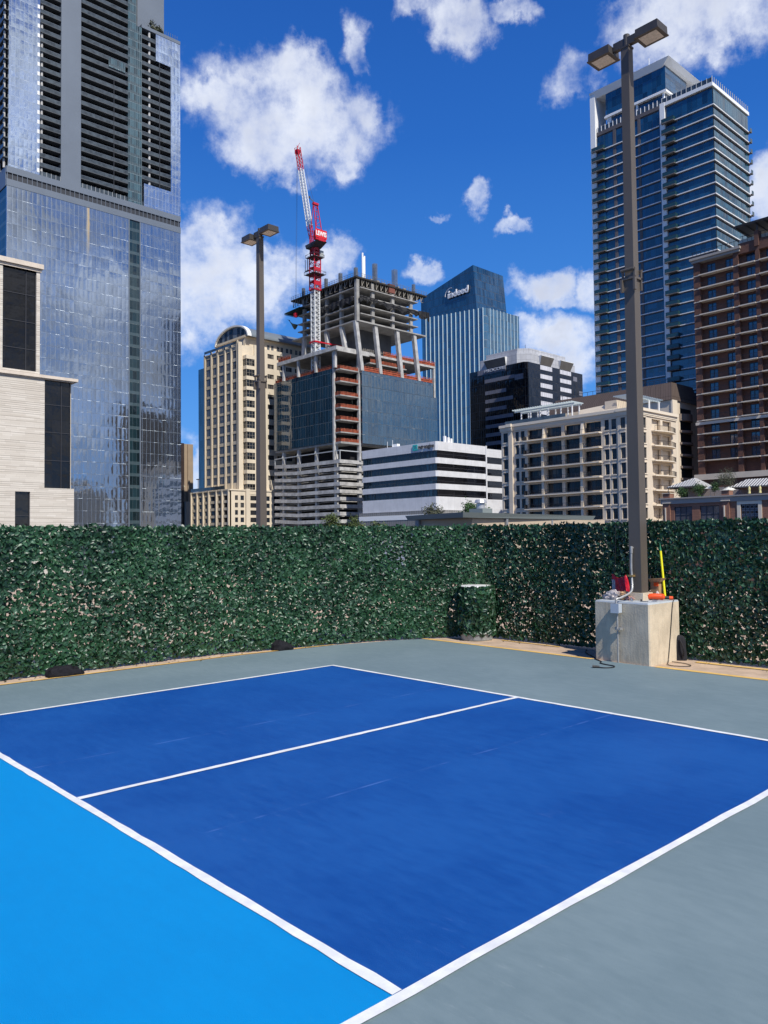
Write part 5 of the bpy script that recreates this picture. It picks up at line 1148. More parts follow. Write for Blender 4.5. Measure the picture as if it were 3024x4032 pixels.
# ---------------------------------------------------------------- cream apartment block with balconies
m_stucco = mat('cream_stucco', (0.66, 0.56, 0.43), 0.85, var=0.06, vscale=0.25); m_trim = mat('cream_trim', (0.74, 0.64, 0.50), 0.8)
m_railblk = mat('black_balcony_rail', (0.015, 0.014, 0.016), 0.6)
ap = thing('apartment_block', 'cream apartment block with rows of deep black balconies', 'apartment building', (-99, 160, GZ))
fs, fe = S(150.2), E(-80.4)
PT = 3.33
wrows = [(28.0-PT*k-2.35, 28.0-PT*k) for k in range(11)][::-1]
wc = [(-117.15, -115.75), (-113.35, -112.3), (-111.7, -110.55), (-88.3, -87.2), (-86.55, -85.35)]
bays = [(-109.7, -105.25), (-104.25, -99.85), (-99.0, -94.6), (-93.55, -89.2)]
allc = sorted(wc+[(-109.7, -105.25), (-104.25, -99.85), (-99.0, -94.6), (-93.55, -89.2)])
mb = MB(); grid_wall(mb, fs, -117.8, -84.85, GZ, 28.9, allc, wrows, 0.5)
fs2 = S(149.9); grid_wall(mb, fs2, -84.85, -80.4, GZ, 28.9, [(-84.1, -82.95)], wrows, 0.8)
grid_wall(mb, fe, 149.95, 168.0, GZ, 28.9, [(152.7, 154.25), (156.8, 160.65), (161.65, 165.6)], wrows, 0.5)
mb.box(fs, -115.2, -114.1, GZ, 28.9, 0.003, 0.45)
mb.box(XYZ, -117.7, -81.2, 151.4, 168, GZ, 28.8)
mb.build('wall', m_stucco, ap)
mb = MB()
for (zb, zt, pr) in ((28.4, 28.7, 0.25), (28.7, 29.3, 0.35), (29.3, 29.95, 0.7)):
    mb.box(fs, -118, -84.9, zb, zt, -0.4, pr); mb.box(fs2, -84.9, -80.4+pr, zb, zt, -0.7, pr+0.05); mb.box(fe, 149.9, 168, zb, zt, -0.4, pr-0.01); mb.box(fs, -115.4, -113.9, zb, zt+0.1, pr+.003, pr+0.5)
mb.build('cornice', m_trim, ap)
Wa = Many('window', [m_win, m_frame_dk], ap)
for (p_, q_) in wrows:
    for (a, b) in wc: Wa.add(2 if p_ > 0 else .1, lambda m_, a=a, b=b, p_=p_, q_=q_: win(m_, fs, a, b, p_, q_, 0.25, 2, 2, 0.07))
    Wa.add(2 if p_ > 0 else .1, lambda m_, p_=p_, q_=q_: win(m_, fs2, -84.1, -82.95, p_, q_, 0.25, 2, 2, 0.07))
    Wa.add(2 if p_ > 0 else .1, lambda m_, p_=p_, q_=q_: win(m_, fe, 152.7, 154.25, p_, q_, 0.25, 2, 2, 0.07))
    for (a, b) in bays: Wa.add(3 if p_ > 0 else .1, lambda m_, a=a, b=b, p_=p_, q_=q_: win(m_, fs, a, b, p_-0.3, q_, 0.95, 4, 1, 0.1))
    for (a, b) in ((156.8, 160.65), (161.65, 165.6)): Wa.add(3 if p_ > 0 else .1, lambda m_, a=a, b=b, p_=p_, q_=q_: win(m_, fe, a, b, p_-0.2, q_, 0.9, 3, 1, 0.1))
Wa.emit()
mb = MB()
for (p_, q_) in wrows:
    for (a, b) in wc: mb.box(fs, a-0.12, b+0.12, p_-0.25, p_-0.02, 0.003, 0.16); mb.box(fs, a-0.1, b+0.1, q_+0.02, q_+0.22, 0.003, 0.10)
    mb.box(fs2, -84.25, -82.8, p_-0.25, p_-0.02, 0.003, 0.16); mb.box(fe, 152.55, 154.4, p_-0.25, p_-0.02, 0.003, 0.16); mb.box(fs2, -84.2, -82.85, q_+0.02, q_+0.22, 0.003, 0.1); mb.box(fe, 152.6, 154.35, q_+0.02, q_+0.22, 0.003, 0.10)
tag(mb.build('window_trim', m_trim, ap), kind='stuff')
ba = Many('balcony', m_trim, ap)
def rails(m_, f_, a, b, z, c, back=False):
    m_.box(f_, a, b, z+1.0, z+1.06, c-0.06, c); n = int((b-a)/0.28)
    for i in range(n+1): u = a+(b-a-0.03)*i/n; m_.box(f_, u, u+0.03, z, z+1.0, c-0.045, c-0.015)
for k, (p_, q_) in enumerate(wrows[::-1]):
    z = p_-0.3
    ba.add(2 if z > 0 else .1, lambda m_, z=z: m_.box(fs, -110.0, -89.0, z-0.25, z, 0.003, 1.35), ('railing', lambda m_, z=z: (rails(m_, fs, -110, -89.0, z, 1.32), m_.box(fs, -110.0, -109.96, z, z+1.05, 0.05, 1.3)), [m_railblk]))
    def cur(m_, z=z):
        n = 10; prof = [(156.5+9.6*i/n, 0.9+1.0*math.sin(math.pi*i/n)) for i in range(n+1)]
        for (ya, ca_), (yb, cb_) in zip(prof[:-1], prof[1:]):
            m_.hull([(-80.39, ya, z-.22), (-80.4+ca_, ya, z-.22), (-80.4+cb_, yb, z-.22), (-80.39, yb, z-.22)], [(-80.39, ya, z), (-80.4+ca_, ya, z), (-80.4+cb_, yb, z), (-80.39, yb, z)])
    def curr(m_, z=z):
        n = 10; prof = [(-80.4+0.85+1.0*math.sin(math.pi*i/n), 156.5+9.6*i/n) for i in range(n+1)]
        for (xa, ya), (xb, yb) in zip(prof[:-1], prof[1:]):
            m_.bar((xa, ya, z+1.03), (xb, yb, z+1.03), 0.035); pass
            for j in range(3): q = (xa+(xb-xa)*j/3, ya+(yb-ya)*j/3); m_.bar((*q, z), (*q, z+1.0), 0.02)
    ba.add(2 if z > 0 else .1, cur, ('railing', curr, [m_railblk]))
ba.emit()
mb = MB()
for x in (-104.75, -93.95): mb.box(fs, x-0.32, x+0.32, GZ, 25.0, 0.003, 0.9)
mb.hull([(-104.9, 149.4, 25.0), (-104.5, 149.4, 25.0), (-104.5, 150.19, 25.0), (-104.9, 150.19, 25.0)], [(-104.9, 149.9, 28.0), (-104.5, 149.9, 28.0), (-104.5, 150.19, 28.0), (-104.9, 150.19, 28.0)])
mb.hull([(-94.2, 149.3, 25.0), (-93.6, 149.3, 25.0), (-93.6, 150.19, 25.0), (-94.2, 150.19, 25.0)], [(-94.2, 149.9, 28.0), (-93.6, 149.9, 28.0), (-93.6, 150.19, 28.0), (-94.2, 150.19, 28.0)])
mb.build('balcony_pier', m_trim, ap)
# roof terrace: pergolas and stair housing
m_perg = mat('pergola_blue_grey', (0.40, 0.47, 0.50), 0.6)
mb = MB()
for x in (-114.7, -111.8, -108.9, -106.4, -102.8, -99.6):
    for y in (154.4, 157.4): MB().box(XYZ, x-0.12, x+0.12, y, y+0.24, 29.9, 33.6).build('pergola_post', m_slab_white, ap)
mb = MB()
for y in (154.5, 157.5): mb.box(XYZ, -116.8, -98.9, y-0.08, y+0.08, 33.6, 33.95)
for i in range(26): x = -116.6+i*0.7; mb.box(XYZ, x, x+0.10, 153.2, 158.4, 33.98, 34.25)
mb.build('pergola_slats', m_perg, ap)
mb = MB()
for y in (154.6, 158.0, 162, 166.5):
    MB().box(XYZ, -84.0, -83.7, y, y+0.3, 29.9, 33.2).build('pergola_post', m_slab_white, ap)
mb = MB(); mb.box(XYZ, -84.2, -83.9, 153.5, 167.5, 33.2, 33.5)
for i in range(18): y = 153.6+i*0.78; mb.box(XYZ, -88, -83.0, y, y+0.12, 33.55, 33.8)
mb.build('pergola_slats', m_perg, ap)
mb = MB(); mb.hull([(-98.5, 155, 29.9), (-88.4, 155, 29.9), (-88.4, 162, 29.9), (-98.5, 162, 29.9)], [(-98.5, 156.2, 32.2), (-88.4, 156.2, 32.7), (-88.4, 162, 32.7), (-98.5, 162, 32.2)]); mb.box(XYZ, -91.4, -88.3, 155.6, 160, 29.9, 33.2)
mb.box(XYZ, -110, -98.6, 160, 166, 29.9, 32.6); mb.build('stair_housing', m_stucco, ap)
MB().box(S(149.9), -117, -99, 30.0, 31.0, -0.9, -0.85).build('roof_railing', m_rail_glass, ap)

# ---------------------------------------------------------------- brown mansard building behind
m_mans = curtain('brown_standing_seam', (0.105, 0.078, 0.064), (0.055, 0.04, 0.034), 0.75, 40, 0.09, ior=1.4, rough=0.5, var=0.05)
mn = thing('mansard_building', 'building with a brown ribbed mansard roof behind the cream apartments', 'building', (-115, 205, GZ))
MB().hull([(-137.5, 196.6, 39.0), (-96.0, 196.6, 39.0), (-96.0, 212, 39.0), (-137.5, 212, 39.0)], [(-135.6, 199.5, 44.3), (-97.4, 199.5, 44.3), (-97.4, 212, 44.3), (-135.6, 212, 44.3)]).build('mansard_roof', m_mans, mn)
MB().box(XYZ, -136.8, -96.4, 197.1, 212, GZ, 39.0).build('wall', m_stucco, mn)
MB().box(XYZ, -96.4, -95.9, 196.9, 199.6, GZ, 39.0).build('corner_pier', m_trim, mn)
m_bayd = mat('brown_shaded_stucco', (0.24, 0.19, 0.15), 0.85)  # stucco darkened so the shadow on this side is in its colour
by_ = Many('bay_balcony', m_bayd, mn)
for k in range(10):
    z = 34.0-3.3*k
    def bb(m_, z=z, k=k):
        n = 8; pr = [(-96.4+0.3+1.4*math.sin(math.pi*i/n), 201.5+7.0*i/n) for i in range(n+1)]
        h = 1.6 if k == 0 else 0.3
        for (xa, ya), (xb, yb) in zip(pr[:-1], pr[1:]): m_.hull([(-96.39, ya, z-.3), (xa, ya, z-.3), (xb, yb, z-.3), (-96.39, yb, z-.3)], [(-96.39, ya, z+h), (xa, ya, z+h), (xb, yb, z+h), (-96.39, yb, z+h)])
    by_.add(1, bb)
    by_.add(.5, lambda m_, z=z: m_.box(E(-96.4), 202, 208, z+0.2, z+2.7, 0.0, 0.05, 0)) if False else None
by_.emit()
wbm = Many('window', m_darkint, mn)
for k in range(10): wbm.add(1, lambda m_, k=k: m_.box(E(-96.4), 202.0, 208.2, 34.35-3.3*k+(1.3 if k == 0 else 0), 36.9-3.3*k+(.3 if k == 0 else 0), 0.003, 0.06))
wbm.emit()
mb = MB(); x = -135
while x < -98: mb.bar((x, 199.6, 44.3), (x, 199.6, 45.4), 0.04); x += 1.8
mb.bar((-135.4, 199.6, 45.4), (-97.5, 199.6, 45.4), 0.05); mb.build('roof_railing', m_frame_dk, mn)

# ---------------------------------------------------------------- tall blue apartment tower, right
m_bt = curtain('deep_blue_ribbon_glass', (0.006, 0.040, 0.085), (0.006, 0.025, 0.045), 1.55, 3.27, 0.05, ior=1.95, rough=0.03, tilt=0.012, wob=0.02, wscale=0.3, var=0.6)
m_bte = curtain('teal_ribbon_facade', (0.008, 0.055, 0.080), (0.008, 0.03, 0.04), 1.55, 3.27, 0.05, ior=2.0, rough=0.03, tilt=0.016, wob=0.03, wscale=0.3, var=0.6)
m_gpan = mat('taupe_metal_panel', (0.115, 0.100, 0.098), 0.6, var=0.06, vscale=0.2)
m_und = mat('soffit_grey', (0.15, 0.14, 0.135), 0.8)
m_balglass = mat('green_balcony_glass', (0.020, 0.055, 0.060), 0.15, spec=0.7)
tw = thing('apartment_tower', 'tall blue glass apartment tower with white slab lines and overhanging roof', 'skyscraper', (-110, 230, GZ))
# west block
fs = S(219)
MB().box(XYZ, -131.3, -107.6, 219.3, 243, GZ, 134.0).build('core_wall', m_gpan, tw)
fl_l = [128.0-3.36*k for k in range(34)]; fl_r = [126.4-3.27*k for k in range(34)]
gl = Many('ribbon_window', m_bt, tw); gl2 = Many('window', m_bt, tw); gl3 = Many('side_ribbon_window', m_bte, tw)
segs = [(-131.2, -128.35), (-128.3, -125.3), (-124.3, -121.8), (-117.9, -116.6), (-115.7, -109.2)]
for k in range(len(fl_l)+1):
    z0_ = (fl_l[k] if k < len(fl_l) else 20)+0.05; z1_ = (fl_l[k-1] if k else 133.2)-0.55
    for i, (a, b) in enumerate(segs): gl2.add((b-a)+z1_/100, lambda m_, z0_=z0_, z1_=z1_, a=a, b=b, i=i: m_.box(fs, a, b, z0_, z1_, -0.25, -0.10 if i else 0.12))
MBp = MB()
for a, b in ((-125.3, -124.3), (-121.8, -117.9), (-116.6, -115.7), (-109.2, -108.5)): MBp.box(fs, a, b, GZ, 134.2, -0.3, 0.03)
MBp.box(fs, -131.3, -109.0, 133.2, 134.4, -0.3, 0.05); MBp.build('metal_panels', m_gpan, tw)
sl_ = Many('slab_edge', [m_slab_white, m_gpan], tw)
for z in fl_l: sl_.add(1+z/100, lambda m_, z=z: (m_.box(fs, -128.2, -108.9, z-0.20, z+0.04, 0.035, 0.36), m_.box(fs, -128.2, -108.9, z-0.50, z-0.21, 0.035, 0.14, 1)))  # taupe strip below the white edge stands in for its shading
MB().box(XYZ, -133.1, -131.3, 218.3, 225, GZ, 147.8).build('white_frame_column', m_slab_white, tw)
# east block
MB().box(XYZ, -106.2, -92.0, 217.0, 240.6, GZ, 132.2).build('core_wall', m_gpan, tw)
f1, f2 = S(216.5), E(-91.5)
for k in range(len(fl_r)+1):
    z0_ = (fl_r[k] if k < len(fl_r) else 18)+0.05; z1_ = (fl_r[k-1] if k else 131.8)-0.5
    gl.add(1.2+z1_/100, lambda m_, z0_=z0_, z1_=z1_: (m_.box(f1, -106.0, -91.5, z0_, z1_, -0.45, 0.0)))
    gl3.add(1.1+z1_/100, lambda m_, z0_=z0_, z1_=z1_: (m_.box(f2, 216.55, 240.8, z0_, z1_, -0.45, 0.0)))
for z in fl_r:
    sl_.add(1+z/100, lambda m_, z=z: (m_.box(XYZ, -102.8, -91.0, 216.05, 241.3, z-0.20, z+0.04), m_.box(XYZ, -102.8, -91.25, 216.3, 241.0, z-0.48, z-0.21, 1)))  # lower taupe layer again paints the shading under the slab edge
gl.emit(); gl2.emit(); gl3.emit(); sl_.emit()
MB().box(XYZ, -107.5, -106.0, 215.9, 219.0, GZ, 133.0).build('white_frame_column', m_slab_white, tw)
MB().box(XYZ, -108.9, -107.55, 218.2, 221, GZ, 133).build('dark_recess', m_bt, tw)
mb = MB(); mb.box(XYZ, -107.5, -91.2, 216.0, 241.1, 131.85, 132.9); mb.build('roof_edge', m_slab_white, tw)
mb = MB(); y = 216.2
while y < 241: mb.box(E(-91.3), y, y+0.16, 132.9, 134.8, -0.16, 0); y += 1.35
x = -107
while x < -91.5: mb.box(S(216.1), x, x+0.18, 132.9, 134.6, -0.16, 0); x += 1.55
mb.build('roof_screen_posts', m_frame_lt, tw)
MB().box(S(216.25), -107, -91.5, 132.95, 134.4, -.04, 0).build('roof_screen_glass', m_rail_glass, tw)
tb = Many('balcony', m_und, tw)
def rb_(m_, f_, a, b, z, c):
    m_.box(f_, a+.03, b-.03, z+0.05, z+1.05, c-0.06, c-0.02, 0); m_.box(f_, a, a+0.04, z+.05, z+1.05, 0.02, c-.08, 0); m_.box(f_, b-0.04, b, z+.05, z+1.05, 0.02, c-.08, 0); m_.box(f_, a, b, z+1.06, z+1.14, c-0.09, c, 1)
for k, z in enumerate(fl_l): tb.add(1+z/100, lambda m_, z=z: m_.box(fs, -132.6, -128.3, z-0.24, z, 0.003, 1.3), ('railing', lambda m_, z=z: rb_(m_, fs, -132.6, -128.3, z, 1.3), [m_balglass, m_frame_dk]))
for k, z in enumerate(fl_r): tb.add(1.2+z/100, lambda m_, z=z: m_.box(f1, -106.8, -102.9, z-0.24, z, 0.003, 1.3), ('railing', lambda m_, z=z: rb_(m_, f1, -106.8, -102.9, z, 1.3), [m_balglass, m_frame_dk]))
for k, z in enumerate(fl_r[:30]): tb.add(.5+z/200, lambda m_, z=z: m_.box(f2, 240.0, 241.4, z-0.20, z, 0.52, 0.95), ('railing', lambda m_, z=z: m_.box(f2, 240.0, 241.4, z+.05, z+1.05, 0.90, 0.94, 0), [m_balglass, m_frame_dk]))
tb.emit()
# penthouse and roof canopy
MB().box(XYZ, -127.7, -107.1, 219.2, 233, 138.5, 146.2).build('penthouse_glass', m_bt, tw)
MB().box(XYZ, -127.4, -107.4, 219.8, 232, 134.4, 137.9).build('penthouse_glass', m_bt, tw)
mb = MB(); mb.box(XYZ, -128.2, -106.7, 218.8, 233, 137.9, 138.5); mb.box(XYZ, -127.9, -106.9, 218.95, 233, 138.5, 138.75); mb.build('penthouse_floor', m_slab_white, tw)
MB().box(XYZ, -127.6, -126.0, 219.4, 224, 134.4, 146).build('inner_pier', m_slab_white, tw)
MB().hull([(-133.1, 219.0, 146.0), (-108.0, 219.0, 146.0), (-106.3, 222.5, 146.6), (-106.3, 243, 146.6), (-133.1, 243, 146.0)], [(-133.1, 217.9, 147.9), (-105.2, 217.9, 147.9), (-105.2, 219, 147.9), (-105.2, 243.3, 147.9), (-133.1, 243.3, 147.9)]).build('roof_canopy', m_slab_white, tw)
MB().box(XYZ, -130, -107, 220.5, 240, 147.9, 148.9).build('roof_upstand', m_slab_white, tw)
MB().bar((-112.5, 219.5, 148), (-112.5, 219.5, 151), 0.09).build('aerial', m_slab_white, tw)
for x in (-116.8, -107.9): MB().box(XYZ, x-0.3, x+0.3, 219.2, 219.8, 134.4, 137.9).build('terrace_column', m_slab_white, tw)
mb = MB(); x = -131
while x < -109: mb.box(S(218.9), x, x+0.22, 134.4, 136.2, -0.2, -0.1, 1); x += 1.4
mb.box(S(218.9), -131.2, -109, 134.4, 135.9, -0.28, -0.22, 0); mb.build('terrace_railing', [m_rail_glass, m_slab_white], tw)

# ---------------------------------------------------------------- red brick apartment block
m_brick = courses('red_brown_brick', (0.165, 0.072, 0.048), (0.115, 0.052, 0.036), (0.13, 0.080, 0.062), 0.6, 0.2, 0.02, 0.85, 0.004)
m_stone = mat('cast_stone', (0.66, 0.58, 0.47), 0.8, var=0.05, vscale=0.5); m_corn = mat('grey_cornice', (0.34, 0.31, 0.28), 0.8)
bk = thing('brick_apartments', 'dark red brick apartment block with cream balcony slabs', 'apartment building', (-58, 170, GZ))
fs = S(159); BP = 2.873
bl = [58.2-BP*k for k in range(15)]
mb = MB()
for (a, b) in ((-71.0, -69.6), (-62.4, -61.35), (-57.85, -57.05), (-49.9, -46.0)): mb.box(fs, a, b, 14.9, 61.1, -1.3, 0.0)
wcols = [(-68.5, -66.65), (-64.5, -62.7), (-60.1, -58.3), (-56.1, -54.3), (-52.6, -50.8)]
rws = [(z+0.05, z+2.25) for z in bl][::-1]
grid_wall(mb, S(160.2), -70.9, -49.0, 14.9, 61.1, wcols, rws, 0.5)
mb.box(XYZ, -70.9, -46.0, 160.8, 171.5, GZ, 61.0); mb.box(fs, -71.0, -49, GZ, 13.7, -1.8, 0.0)
mb.box(fs, -61.3, -49, 60.4, 62.6, -1.25, -0.05); mb.box(fs, -57.85, -57.0, 61.1, 64.3, -1.3, 0.3)
mb.build('brick_wall', m_brick, bk)
Wb = Many('window', [m_blue_glass_win, mat('navy_window_frame', (0.006, 0.014, 0.03), 0.4)], bk)
for (p_, q_) in rws:
    for (a, b) in wcols: Wb.add(1, lambda m_, a=a, b=b, p_=p_, q_=q_: win(m_, S(160.2), a, b, p_, q_, 0.15, 2, 1, 0.11, proud=0.1))
Wb.emit()
bb_ = Many('balcony', m_stone, bk)
for z in bl:
    for (a, b) in ((-69.75, -62.4), (-61.35, -57.85), (-57.05, -49.9)):
        bb_.add(2 if a < -60 else 1, lambda m_, z=z, a=a, b=b: m_.box(fs, a, b-0.02, z-0.22, z, -1.15, 0.35), ('railing', lambda m_, z=z, a=a, b=b: rails(m_, fs, a+0.05, b-0.05, z, 0.3), [m_railblk]))
bb_.emit()
sb_ = Many('pier_band', m_stone, bk)
for z in bl[::1]:
    for (a, b) in ((-71.05, -69.6), (-62.4, -61.35), (-57.85, -57.05)): sb_.add(1, lambda m_, a=a, b=b, z=z: m_.box(fs, a, b, z-0.2, z-0.02, 0.003, 0.06))
sb_.emit(); mb = MB()
mb.box(fs, -71.3, -49, 25.6, 26.2, 0.003, 0.12)
mb.box(fs, -71.8, -49, 13.7, 14.9, -1.8, 0.35); mb.build('stone_band', m_stone, bk)
mb = MB(); mb.box(fs, -71.3, -60.9, 60.95, 61.5, -2, 0.3); mb.box(fs, -71.6, -60.7, 61.5, 62.0, -2, 0.65); mb.build('cornice', m_corn, bk)
mb = MB(); x = -71
while x < -49.5: mb.bar((x, 158.9, 62.0 if x < -60.8 else 62.6), (x, 158.9, 63.3 if x < -60.8 else 63.9), 0.035); x += 0.9
mb.bar((-71.2, 158.9, 63.3), (-60.8, 158.9, 63.3), 0.04); mb.bar((-60.8, 158.9, 63.9), (-49.2, 158.9, 63.9), 0.04); mb.build('roof_railing', m_railblk, bk)
MB().box(XYZ, -62, -49, 161.5, 169, 61.5, 64.2).build('penthouse_wall', m_stone, bk)
mb = MB(); mb.hull([(-61.6, 158.2, 65.8), (-49, 158.2, 65.8), (-49, 166, 65.8), (-61.6, 166, 65.8)], [(-61.8, 158.0, 66.15), (-49, 158.0, 66.15), (-49, 166, 66.15), (-61.8, 166, 66.15)])
for x in (-57.4, -52): mb.bar((x, 159.3, 64.2), (x, 159.3, 65.8), 0.12)
for i in range(7): x = -61.3+i*1.9; mb.bar((x, 158.2, 65.7), (x, 165.8, 65.7), 0.07)
mb.build('roof_canopy', mat('dark_canopy_steel', (0.055, 0.055, 0.058), 0.5), bk)

# ---------------------------------------------------------------- brick restaurant wing with striped awnings
KR = 1.409
def rX(x): return CAM.x+(x-CAM.x)*KR
def rZ(z): return CAM.z+(z-CAM.z)*KR
RY = CAM.y+(96-CAM.y)*KR
rs = thing('restaurant', 'low brick wing with grey parapet and rooftop terrace at the right edge', 'restaurant', (rX(-39), RY+6, GZ))
fs = S(RY); m_brick2 = courses('orange_brown_brick', (0.33, 0.15, 0.095), (0.25, 0.115, 0.072), (0.19, 0.13, 0.10), 0.5, 0.17, 0.02, 0.85, 0.004)
x0_, x1_ = rX(-46.1), rX(-30.0)
wop = sorted([(rX(-44.4), rX(-41.9)), (rX(-40.8), rX(-38.2)), (rX(-35.4), rX(-33.2))])
mb = MB(); grid_wall(mb, fs, x0_, x1_, GZ, rZ(6.1), wop, [(rZ(2.2), rZ(5.68))], 0.5); mb.box(XYZ, x0_, x1_, RY+0.7, RY+24, GZ, rZ(6.05))
for a in (-45.9, -37.75): mb.box(fs, rX(a), rX(a+1.0), rZ(6.9), rZ(7.55), -1.3, 0.35); mb.box(fs, rX(a), rX(a+0.95), GZ, rZ(6.05), 0.003, 0.3)
mb.build('brick_wall', m_brick2, rs)
mb = MB(); mb.box(fs, x0_-0.3, x1_, rZ(6.1), rZ(6.75), -1.4, 0.25); mb.box(fs, x0_-0.5, x1_, rZ(6.75), rZ(6.92), -1.5, 0.55); mb.build('grey_parapet', m_corn, rs)
mb = MB()
for a in (-45.9, -37.75): mb.box(fs, rX(a)-0.12, rX(a+1.0)+0.12, rZ(7.55), rZ(7.63), -1.4, 0.5); mb.box(fs, rX(a)-0.15, rX(a+1.0)+0.1, rZ(6.2), rZ(6.32), 0.26, 0.5); mb.box(fs, rX(a)+.35, rX(a+.4), GZ, rZ(5.6), 0.302, 0.42)
mb.build('pillar_cap', m_trim, rs); mb = MB()
a, b, c_, d_ = rX(-35.85), rX(-32.75), rZ(2.2), rZ(5.75)
mb.box(fs, a, rX(-35.4), c_, d_+0.45, 0.003, 0.12); mb.box(fs, rX(-33.2), b, c_, d_+0.45, 0.003, 0.12); mb.box(fs, rX(-35.4), rX(-33.2), rZ(5.68), d_+0.45, 0.003, 0.12); mb.build('window_surround', m_trim, rs)
m_greyglass = curtain('grey_blind_glass', (0.10, 0.10, 0.115), (0.1, 0.1, 0.1), 1.2, 1.5, 0.0, ior=1.6, rough=0.1, var=0.25)
for (a, b) in wop[:2]:
    mb = MB(); win(mb, fs, a, b, rZ(2.2), rZ(5.68), 0.2, 3, 3, 0.14); mb.build('window', [m_greyglass, mat('navy_window_frame', (0, 0, 0))], rs)
a, b = wop[2]; mb = MB(); win(mb, fs, a, b, rZ(2.2), rZ(5.68), 0.2, 4, 5, 0.12)
for i in range(4):
    for j in range(5):
        u = a+(b-a)*(i+.5)/4; z = rZ(2.2)+(rZ(5.68)-rZ(2.2))*(j+.5)/5; w_ = 0.20; mb.box(fs, u-w_, u+w_, z-w_, z+w_, -0.197, -0.16, 2)
        for k in range(8): an_ = k*math.pi/4; mb.box(fs, u+0.3*math.cos(an_)-.045, u+0.3*math.cos(an_)+.045, z+0.3*math.sin(an_)-.045, z+0.3*math.sin(an_)+.045, -0.196, -0.15, 2)
mb.build('ornate_window', [mat('pale_grey_panel', (0.30, 0.30, 0.32), 0.6), mat('navy_window_frame', (0, 0, 0)), m_darkint], rs)
MB().box(XYZ, x0_+1, x1_, RY+8.5, RY+9, rZ(6.9), rZ(8.4)).build('terrace_back_wall', m_corn, rs)
m_awn = curtain('striped_canvas', (0.62, 0.61, 0.59), (0.10, 0.10, 0.10), 0.52, 60, 0.24, ior=1.3, rough=0.9, var=0.0)
def awning(label, pts_bot, pts_top, drop, loc, posts):
    aw = thing('awning', label, 'awning', loc, 'striped awnings on the restaurant terrace')
    mb = MB(); n = len(pts_bot)
    for i in range(n):
        j = (i+1) % n; A, B, C_, D_ = [Vector(q) for q in (pts_bot[i], pts_bot[j], pts_top[j], pts_top[i])]
        e = (B-A).normalized(); uu = lambda q: ((q-A).dot(e), q.z)
        if (C_-D_).length < 1e-3: mb.poly([A, B, C_], [uu(A), uu(B), uu(C_)])
        else: mb.poly([A, B, C_, D_], [uu(A), uu(B), uu(C_), uu(D_)])
    mb.build('canopy', m_awn, aw)
    v = MB()
    for i in range(n):
        j = (i+1) % n; A, B = Vector(pts_bot[i]), Vector(pts_bot[j]); L_ = (B-A).length; v.poly([A-Vector((0, 0, drop)), B-Vector((0, 0, drop)), B, A], [(0, 0), (L_, 0), (L_, drop), (0, drop)])
    v.build('valance', m_awn, aw)
    for (x, y) in posts: MB().bar((x, y, rZ(6.9)), (x, y, pts_bot[0][2]), 0.05).build('post', m_frame_dk, aw)
ze, zp = rZ(8.62), rZ(9.85); xa, xb = rX(-47.2)+.5, rX(-42.2); ya, yb = RY+3.8, RY+10.5
awning('hipped striped canvas awning over the left part of the brick terrace', [(xa, ya, ze), (xb, ya, ze), (xb, yb, ze), (xa, yb, ze)], [((xa+xb)/2+1, (ya+yb)/2-.6, zp), ((xa+xb)/2+1, (ya+yb)/2-.6, zp), ((xa+xb)/2+1, (ya+yb)/2+.6, zp), ((xa+xb)/2+1, (ya+yb)/2+.6, zp)], 0.28, (xa+2, RY+6, rZ(6.9)), [(xa+.2, ya+.2), (xb-.2, ya+.2)])
xc, xd = rX(-38.0), rX(-30.5); ze2 = rZ(8.15)
awning('long striped canvas awning over the right part of the brick terrace', [(xc, ya, ze2), (xd, ya, ze2), (xd, yb, ze2), (xc, yb, ze2)], [(xc+2.0, ya+3.2, rZ(9.2)), (xd, ya+3.2, rZ(9.2)), (xd, ya+3.4, rZ(9.2)), (xc+2.0, ya+3.4, rZ(9.2))], 0.28, (xc+4, RY+6, rZ(6.9)), [(xc+.2, ya+.2)])
m_leafd = mat('dark_broad_leaf', (0.022, 0.060, 0.014), 0.6, col2=(0.055, 0.12, 0.03), vscale=2.0)
m_leafy = mat('olive_leaf', (0.050, 0.075, 0.018), 0.65, col2=(0.10, 0.13, 0.035), vscale=1.5)
m_leafg = mat('grey_green_leaf', (0.060, 0.070, 0.038), 0.7, col2=(0.10, 0.105, 0.06), vscale=2.0)
m_bark = mat('bark', (0.10, 0.075, 0.055), 0.9, var=0.3, vscale=5)
